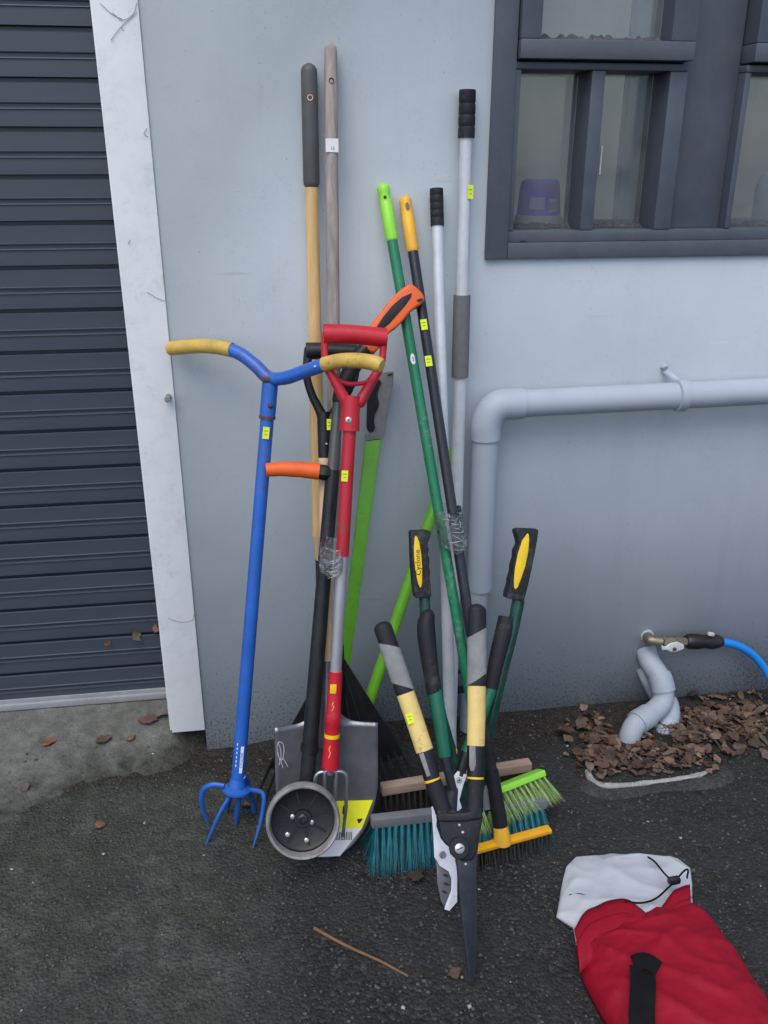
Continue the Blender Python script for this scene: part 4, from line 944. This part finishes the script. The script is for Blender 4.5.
q = t.hit(459.6, 848.5, .0215); MB().ring(q, t.N, [(.0098, -.003), (.0098, .0012), (.008, .0024)], 20).build('pivot_bolt', 'bolt', t.root)
MB().obox(q + t.N * .0024, (t.S + t.U * .4).normalized(), (t.U - t.S * .4).normalized(), t.N, .007, .001, .0004).build('bolt_slot', 'dark_steel', t.root)
for x, y, rr in ((459.4, 825, .0034), (462.7, 832.3, .0036), (461.6, 838.7, .003), (465.6, 864, .0036)):
    q = t.hit(x, y, .0145 if y < 860 else .006); sphere(MB(), q, rr, 8).build('rivet', 'bolt', t.root)
hl_ = [(384, 631), (394, 660), (405, 692), (415, 721), (424.5, 750), (432, 779), (444, 812)]; hr_ = [(477, 614), (477, 650), (476.7, 685), (476.5, 715), (475.8, 745), (475.3, 777), (474.5, 812)]
def seg(pix, f0, f1):
    n = len(pix) - 1; out = []
    for k in range(7):
        f = f0 + (f1 - f0) * k / 6; x = f * n; i = min(int(x), n - 1); out.append((pix[i][0] + (pix[i + 1][0] - pix[i][0]) * (x - i), pix[i][1] + (pix[i + 1][1] - pix[i][1]) * (x - i)))
    return out
def hseg(name, pix, f0, f1, w, m, sl=(0, 0), rc=False, n=.004):
    pts = [t.hit(x, y, n) for x, y in seg(pix, f0, f1)]
    ww = w if isinstance(w, tuple) else (w, w)
    rr = [wpx(ww[0] + (ww[1] - ww[0]) * i / 6, p) / 2 for i, p in enumerate(pts)]
    return MB().tube(pts, rr, 18, slant=sl, fdir=t.N, flat=.85).build(name, m, t.root, smooth=50)
for pix, sg in ((hl_, -1), (hr_, 1)):
    pts = [t.hit(x, y, .004) for x, y in seg(pix, -.015, .30)]
    MB().tube(pts, [wpx(18.5, p) / 2 for p in pts], 18, roundcap=False, fdir=t.N, flat=.85).build('grip_core', 'black_rubber', t.root, smooth=50)
    e0 = t.hit(*seg(pix, -.015, 0)[0], .004); e1 = t.hit(*pix[1], .004); d = (e0 - e1).normalized(); rr = wpx(18.5, e0) / 2
    MB().tube([e0 - d * .002] + [e0 + d * rr * .75 * math.sin(R(k)) for k in (10, 30, 55, 80)], [rr] + [rr * math.cos(R(k)) for k in (10, 30, 55, 80)], 18, fdir=t.N, flat=.85).build('end_cap', 'black_rubber', t.root, smooth=60)
    hseg('grip_pad', pix, .085, .305, (20, 19.6), 'rubber_grey', (sg * .012, sg * .014))
    hseg('grip_ring', pix, .29, .348, (19, 18.5), 'black_rubber', (sg * -.0, 0))
    hseg('grip_sleeve', pix, .34, .67, (18.6, 18), 'pale_yellow')
    hseg('handle', pix, .665, .84, (18, 16.5), 'black_plastic')
    hseg('band', pix, .832, .842, (17, 17), 'yellow_plastic')
    hseg('handle_end', pix, .84, 1.0, (16.8, 17.5), 'black_rubber')
for quad in ([(419, 754), (423.5, 752.5), (430.8, 775.5), (427, 777)], [(469.5, 746), (475.5, 746), (476, 765), (474, 771), (471, 771), (469.5, 766)]):
    f = [t.hit(x, y, .0215) for x, y in quad]; MB().prism(f, t.N * -.004).build('rating_plate', 'rubber_grey', t.root, .001)
t.sticker(410, 718.5, 7, 10.5, n=.0205, tilt=.3)

# --- clear film wrapped round the poles
def film(label, cpx, Y, w, h, dd, tilt):
    c = P(*cpx, Y); hw = wpx(w, c) / 2; hh = wpx(h, c) / 2; vs = []; fs = []; NS, NR = 56, 15; u = (V((0, 0, 1)) + V((tilt, .25, 0))).normalized()
    for j in range(NR):
        f = j / (NR - 1) * 2 - 1
        for i in range(NS):
            a = 2 * math.pi * i / NS; q = c + V((hw * math.cos(a), -dd * math.sin(a), 0)) + u * (hh * (f + .12 * math.sin(a * 3 + j)))
            nn_ = noise.noise(V((math.cos(a) * 4, math.sin(a) * 4, f * 5 + c.x * 30))) + .7 * noise.noise(V((math.cos(a) * 11, math.sin(a) * 11, f * 9 + c.x * 30))); vs.append(q + V((math.cos(a), -math.sin(a), 0)) * (.0035 * nn_) + V((0, 0, .004 * nn_)))
    for j in range(NR - 1):
        for i in range(NS): fs.append((j * NS + i, j * NS + (i + 1) % NS, (j + 1) * NS + (i + 1) % NS, (j + 1) * NS + i))
    rt = thing('plastic_wrap', label, 'plastic wrap', c)
    MB().add(vs, fs).build('film', 'film', rt, smooth=12)
    for k in range(12):
        f0 = random.uniform(-.95, .95); a0 = random.uniform(.2, 1.3); a1 = a0 + random.uniform(.5, 1.5); sl_ = random.gauss(.35, .25) * (1 if tilt < 0 else -.4); pts = []
        for s_ in range(7):
            a = a0 + (a1 - a0) * s_ / 6; pts.append(c + V(((hw + .001) * math.cos(a), -(dd + .002) * math.sin(a), 0)) + u * (hh * (f0 + sl_ * (s_ / 6 - .5))))
        MB().tube(pts, [.0003, .0008, .0012, .0014, .0011, .0007, .0002], 5, flat=.4).build('crease', 'film_crease', rt, smooth=180)
film('clear plastic film binding the red fork shaft to the black edger shaft', (332, 557), -.36, 24, 28, .030, .05)
film('clear plastic film tied around the green, black and silver broom poles', (451, 527), -.29, 27, 38, .036, -.15)

# ================================================================== red stuff sack
SX0 = G(655, 905); sk = thing('stuff_sack', 'red nylon drawstring sack with white lining lying on the asphalt', 'bag', G(680, 985, 0))
def loft(name, m, rings, parent, zn, seg=40, flatb=True, sc=18, amp=.006):
    """rings: list of (left px, right px, height) laid on the ground"""
    vs = []; fs = []; n = len(rings)
    for i, (l_, r_, h) in enumerate(rings):
        a = G(*l_, .004); b = G(*r_, .004); c = (a + b) / 2; d = (b - a) / 2
        for k in range(seg):
            t_ = 2 * math.pi * k / seg; cs = math.cos(t_); sn = math.sin(t_)
            z = h * (max(0, sn) ** .8) if sn > 0 else 0.0
            q = c + d * (-cs) + V((0, 0, .003 + z))
            rd = lambda a, b, c: (1 - abs(noise.noise(V((a, b, c))))) ** 5
            nv = .5 * noise.noise(V((q.x * sc * .5, q.y * sc * .5, zn))) + .8 * rd(q.x * sc * .55 + q.y * sc * .75, q.y * 6 - q.x * 4, zn + 4) + .55 * rd(q.x * sc * 1.1 - q.y * sc * .6, q.y * 9, zn + 8) + .25 * rd(q.x * sc * 2.4, q.y * sc * 2.0, zn + 12) - .7
            if sn > .02: q += V((0, 0, amp * nv * min(1, sn * 2)))
            vs.append(q)
    for i in range(n - 1):
        for k in range(seg): fs.append((i * seg + k, i * seg + (k + 1) % seg, (i + 1) * seg + (k + 1) % seg, (i + 1) * seg + k))
    fs += [tuple(range(seg))[::-1], tuple((n - 1) * seg + k for k in range(seg))]
    return MB().add(vs, fs).build(name, m, parent, smooth=0)
def interp(keys, n):
    out = []; m_ = len(keys) - 1
    for i in range(n):
        x = i / (n - 1) * m_; k = min(int(x), m_ - 1); f = x - k; a, b = keys[k], keys[k + 1]
        out.append(tuple(tuple(a[j][q] + (b[j][q] - a[j][q]) * f for q in (0, 1)) for j in (0, 1)) + (a[2] + (b[2] - a[2]) * f,))
    return out
red_keys = [((575, 950), (698, 912), .05), ((578, 966), (708, 922), .066), ((583, 985), (730, 952), .075), ((600, 1018), (756, 992), .08), ((628, 1060), (786, 1040), .078), ((668, 1110), (812, 1085), .06), ((700, 1150), (820, 1130), .02)]
body = loft('body', 'red_nylon', interp(red_keys, 110), sk, 2.0, 110, sc=15, amp=.0098)
wh_keys = [((576, 858), (640, 855), .004), ((566, 868), (678, 860), .012), ((562, 884), (690, 870), .019), ((559, 902), (692, 886), .024), ((556, 919), (692, 900), .028), ((573, 930), (694, 915), .034), ((577, 955), (696, 925), .036)]
loft('lining', 'white_nylon', interp(wh_keys, 60), sk, 9.0, 90, sc=10, amp=.0075)
# the open mouth: thick hem edge lying over the lining, dipping in the middle
dg = bpy.context.evaluated_depsgraph_get()
def top(x, y, lift=.004):
    # top of the sack under a pixel (a few steps along the ray)
    z = .05
    for _ in range(12):
        p = G(x, y, z); hit = body.ray_cast(V((p.x, p.y, 1)) - body.matrix_world.translation - sk.location, V((0, 0, -1)))
        hz = (hit[1].z + sk.location.z) if hit[0] else .03
        z = .5 * z + .5 * hz
    return G(x, y, z + lift)
bpy.context.view_layer.update()
mouth = [(574, 930), (585, 912), (605, 902), (625, 899), (640, 907), (652, 917), (664, 903), (676, 889), (690, 884)]
def mz(i): return .046 + .012 * math.sin(i / 8 * math.pi)
edge = smoothpath([G(x, y, mz(i)) for i, (x, y) in enumerate(mouth)], 6)
low = smoothpath([G(x + 6 - i * .6, y + 44 + 10 * math.sin(i), mz(i) - .002 - .012 * abs(i - 4) / 4) for i, (x, y) in enumerate(mouth)], 6)
vs = []; fs = []; K = 6
for i, (a, b) in enumerate(zip(edge, low)):
    for k in range(K + 1):
        f = k / K; q = a.lerp(b, f); q += V((0, 0, .010 * math.sin(f * math.pi) + .004 * noise.noise(q * 40))); vs.append(q)
for i in range(len(edge) - 1):
    for k in range(K): b = i * (K + 1) + k; fs.append((b, b + 1, b + K + 2, b + K + 1))
hm_ = MB().add(vs, fs).build('mouth_hem', 'red_nylon', sk, smooth=0); md = hm_.modifiers.new('thickness', 'SOLIDIFY'); md.thickness = .004
def ribbon(name, m, pix, w, th, zs_):
    pts = [G(x, y, z) for (x, y), z in zip(pix, zs_)]; pts = smoothpath(pts, 5); vs = []; fs = []
    for i, p in enumerate(pts):
        tg = (pts[min(i + 1, len(pts) - 1)] - pts[max(i - 1, 0)]).normalized(); sd_ = tg.cross(V((0, 0, 1))).normalized()
        for a, h in ((-w, 0), (w, 0), (w, th), (-w, th)): vs.append(p + sd_ * a + V((0, 0, h)))
    for i in range(len(pts) - 1):
        for k in range(4): fs.append((4 * i + k, 4 * i + (k + 1) % 4, 4 * i + 4 + (k + 1) % 4, 4 * i + 4 + k))
    fs += [(0, 1, 2, 3), (len(vs) - 1, len(vs) - 2, len(vs) - 3, len(vs) - 4)]
    return MB().add(vs, fs).build(name, m, sk, smooth=30)
ribbon('strap', 'black_web', [(642, 968), (643, 985), (642, 1005), (642, 1025), (648, 1055)], wpx(10.5, SX0), .003, [.092, .094, .092, .09, .088])
ribbon('strap_fold', 'black_web', [(634, 965), (646, 962), (658, 970)], wpx(8.5, SX0), .004, [.092, .098, .094])
MB().tube(smoothpath([G(x, y, z) for x, y, z in ((625, 901, .062), (640, 903, .058), (655, 899, .056), (668, 888, .064), (676, 880, .06), (684, 871, .056), (688, 870, .05), (687, 878, .05))], 5), .0021, 8).build('cord', 'black_web', sk)
MB().tube(smoothpath([G(x, y, z) for x, y, z in ((648, 857, .03), (655, 862, .04), (664, 873, .054), (672, 881, .06))], 5), .0021, 8).build('cord', 'black_web', sk)
q = G(674, 880.5, .062); MB().obox(q, V((1, .1, 0)).normalized(), V((-.1, 1, 0)).normalized(), V((0, 0, 1)), .013, .007, .007).build('cord_lock', 'black_plastic', sk, .003)
seam = smoothpath([G(x + 2, y + 13, mz(i) + .0095) for i, (x, y) in enumerate(mouth)], 6)
MB().tube(seam, .0013, 6).build('hem_seam', 'red_nylon', sk)
q0 = [(569, 895, .024), (578, 893.5, .027), (592, 897, .030)]
MB().tube(smoothpath([G(*a) for a in q0]), .0011, 5).build('stitch', 'black_web', sk)

# ================================================================== leaves, twigs, stones
def leafmesh(L, W, lobes=0):
    vs = []; fs = []; n = 6
    for i in range(n + 1):
        f = i / n; w = W * math.sin(math.pi * min(.98, f * .92 + .06)) ** .8 * (1 + (.35 if lobes and i % 2 else 0)) * random.uniform(.75, 1.2); cu = random.uniform(.1, .5) * W
        z = .09 * L * math.sin(f * 3 + random.uniform(-.3, .3))
        vs += [(f * L - L / 2, -w, z + cu), (f * L - L / 2, 0, z), (f * L - L / 2, w, z + cu * random.uniform(.2, 1.3))]
    for i in range(n):
        b = 3 * i; fs += [(b, b + 1, b + 4, b + 3), (b + 1, b + 2, b + 5, b + 4)]
    return vs, fs
def place(vs, p, rz, tx, ty):
    M = Matrix.Rotation(rz, 3, 'Z') @ Matrix.Rotation(tx, 3, 'X') @ Matrix.Rotation(ty, 3, 'Y'); out = [M @ V(v) for v in vs]; mz_ = min(v.z for v in out)
    return [p + v - V((0, 0, mz_)) for v in out]
lit = MB(); lmi = []
cen = [(640, 742, 70, 24), (700, 728, 60, 22), (745, 720, 40, 22), (610, 730, 40, 22), (670, 755, 60, 16), (600, 760, 25, 14)]
for k in range(950):
    cx, cy, sx_, sy_ = random.choice(cen[:3] + cen); x = random.gauss(cx, sx_ * .5); y = random.gauss(cy, sy_ * .55)
    p = G(x, y, 0)
    if p.y > -.02 or p.y < -.345 or p.x < .72: continue
    if abs(p.x - G(630, 742).x) < .045 and p.y > -.22: continue
    if abs(p.x - G(661, 742).x) < .035 and p.y > -.22: continue
    hgt = .010 * math.exp(-((p.x - .98) / .22) ** 2 - ((p.y + .16) / .11) ** 2) + .009
    vs, fs = leafmesh(random.choice((.01, .016, .024, .034, .046)) * random.uniform(.8, 1.15), random.uniform(.005, .0155))
    p.z = gz(p.x, p.y) + random.uniform(.0, hgt)
    lit.add(place(vs, p, random.uniform(0, 6.3), random.gauss(0, .28), random.gauss(0, .22)), fs); lmi += [random.choices(range(5), (4, 3, 4, 2, 1))[0]] * len(fs)
for k in range(70):
    p = G(random.gauss(665, 45), random.gauss(742, 16), 0); a = random.uniform(0, 6.28)
    if p.y > -.02 or p.y < -.345: continue
    d = V((math.cos(a), math.sin(a), random.uniform(-.05, .25))) * random.uniform(.015, .05); p.z = .012; f0 = len(lit.f)
    lit.tube([p, p + d * .5 + V((0, 0, .002)), p + d], .0009, 4); lmi += [2] * (len(lit.f) - f0)
lo = lit.build('leaf_litter', 'leaf_0', smooth=0)
for i in range(1, 5): lo.data.materials.append(MATS['leaf_%d' % i])
for p_, m_i in zip(lo.data.polygons, lmi): p_.material_index = m_i
tag(lo, 'dry brown fallen leaves heaped around the waste pipes', 'leaves', kind='stuff')
# single fallen leaves
def leaf(px, py, label, m, L=.045, z=None, Y=None, name='fallen_leaf'):
    p = G(px, py, 0) if Y is None else P(px, py, Y)
    if Y is None: p.z = gz(p.x, p.y) + .001 if z is None else z
    if Y is None and p.x < -.2 and apz(p.x, p.y) > gz(p.x, p.y):
        p = G(px, py, apz(p.x, p.y)); p.z = apz(p.x, p.y) + .001
    vs, fs = leafmesh(L, L * .36, 1)
    o = MB().add(place(vs, p, random.uniform(0, 6), random.gauss(0, .25) if Y is None else 1.2, random.gauss(0, .2)), fs).build(name, m, smooth=0); tag(o, label, 'leaf', 'single fallen leaves')
leaf(49, 743, 'brown leaf on the concrete, left of the middle leaf', 'leaf_orange', .04)
leaf(104, 739, 'curled brown leaf in the middle of the concrete apron', 'leaf_0', .042)
leaf(131, 738, 'small reddish leaf on the concrete near the white post', 'leaf_orange', .03)
leaf(25, 788, 'small tan leaf on the concrete at the left edge', 'leaf_3', .03)
leaf(100, 827, 'small orange leaf on the dark edge of the concrete', 'leaf_orange', .028)
leaf(148, 718, 'brown leaf lying at the foot of the roller door', 'leaf_0', .055)
leaf(166, 716, 'rusty leaf tucked against the foot of the white post', 'leaf_orange', .06)
leaf(417, 880, 'dark reddish leaf flat on the asphalt below the teal broom', 'leaf_2', .048)
leaf(455, 976, 'tan leaf sliver beside the shears tip', 'leaf_0', .03)
leaf(247, 806, 'small rusty leaf under the blue claw tines', 'leaf_orange', .03)
leaf(107, 645, 'small orange leaf caught in the ribs of the roller door', 'leaf_orange', .024, Y=SY - .012)
leaf(157, 632, 'reddish leaf caught on the roller door beside the post', 'leaf_orange', .028, Y=SY - .012)
leaf(136, 640, 'pale withered leaf caught between two leaves on the roller door', 'leaf_4', .04, Y=SY - .012)
# twig
tw = smoothpath([G(314, 928, .006), G(345, 945, .006), G(380, 961, .007), G(408, 976, .005)])
tag(MB().tube(tw, [.0035 - .0015 * i / len(tw) for i in range(len(tw))], 7).build('twig', 'twig'), 'thin brown twig lying on the asphalt left of the shears', 'twig')

# loose grit and pale chips
def grit(name, N, rmin, rmax, m, xr, yr, label):
    oc = np.array([(1, 0, 0), (-1, 0, 0), (0, 1, 0), (0, -1, 0), (0, 0, 1), (0, 0, -1)], float); of = np.array([(0, 2, 4), (2, 1, 4), (1, 3, 4), (3, 0, 4), (2, 0, 5), (1, 2, 5), (3, 1, 5), (0, 3, 5)])
    vs = []; fs = []
    for i in range(N):
        x = rng.uniform(*xr); y = rng.uniform(*yr)
        if x < -.2 and apz(x, y) > gz(x, y) and rng.random() < .75: continue
        r = rmin + (rmax - rmin) * rng.random() ** 3; a = rng.uniform(0, 6.28); c_, s_ = math.cos(a), math.sin(a)
        v = oc * rng.uniform(.6, 1.3, (6, 3)) * r * np.array([1.2, .9, .6]); v = np.c_[v[:, 0] * c_ - v[:, 1] * s_, v[:, 0] * s_ + v[:, 1] * c_, v[:, 2]]
        z = max(gz(x, y), apz(x, y) if x < -.2 else -1) + r * .25
        fs.append(of + 6 * len(vs)); vs.append(v + np.array([x, y, z]))
    me = bpy.data.meshes.new(name); me.from_pydata(np.concatenate(vs).tolist(), [], np.concatenate(fs).tolist())
    tag(link(name, me, m, smooth=0), label, 'gravel', kind='stuff')
grit('loose_grit', 14000, .0016, .0055, 'pebble', (-1.1, 1.6), (-1.4, -.02), 'dark loose grit scattered over the asphalt')
grit('pale_chips', 150, .0016, .006, 'pebble_pale', (-1.1, 1.6), (-1.4, -.02), 'small pale stone chips scattered over the asphalt')

# patch of tiny weeds and moss in the asphalt
wd = MB()
for k in range(420):
    p = G(210 + random.gauss(0, 26), 918 + random.gauss(0, 16), 0); p.z = gz(p.x, p.y); L = random.uniform(.002, .005); a = random.uniform(0, 6.28); d = V((math.cos(a), math.sin(a), random.uniform(.3, 1.2))).normalized(); sd_ = d.cross(V((0, 0, 1))).normalized() * L * .4
    wd.add([p, p + d * L * .6 + sd_, p + d * L, p + d * L * .6 - sd_], [(0, 1, 2, 3)])
mat('weed', (.05, .085, .035), .7, var=.4, scale=80)
tag(wd.build('weed_patch', 'weed', smooth=0), 'sparse patch of tiny green weeds in the asphalt', 'weeds', kind='stuff')
# loose cobweb strands on the post
mat('cobweb', (.3, .29, .27), .9, bump=0)
for pts in (((112, 12), (122, 20), (133, 14), (137, 2)), ((111, 40), (120, 28), (137, 12)), ((121, 27), (124, 31)), ((100, 3), (112, 14), (122, 19)), ((147, 128), (144, 133), (148, 137)), ((147, 292), (157, 298), (165, 301)), ((168, 618), (180, 622), (192, 620), (194, 614)), ((130, 240), (128, 244))):
    MB().tube(smoothpath([P(x, y, -.006) for x, y in pts]), .0006, 4).build('cobweb_strand', 'cobweb', pw, smooth=0)
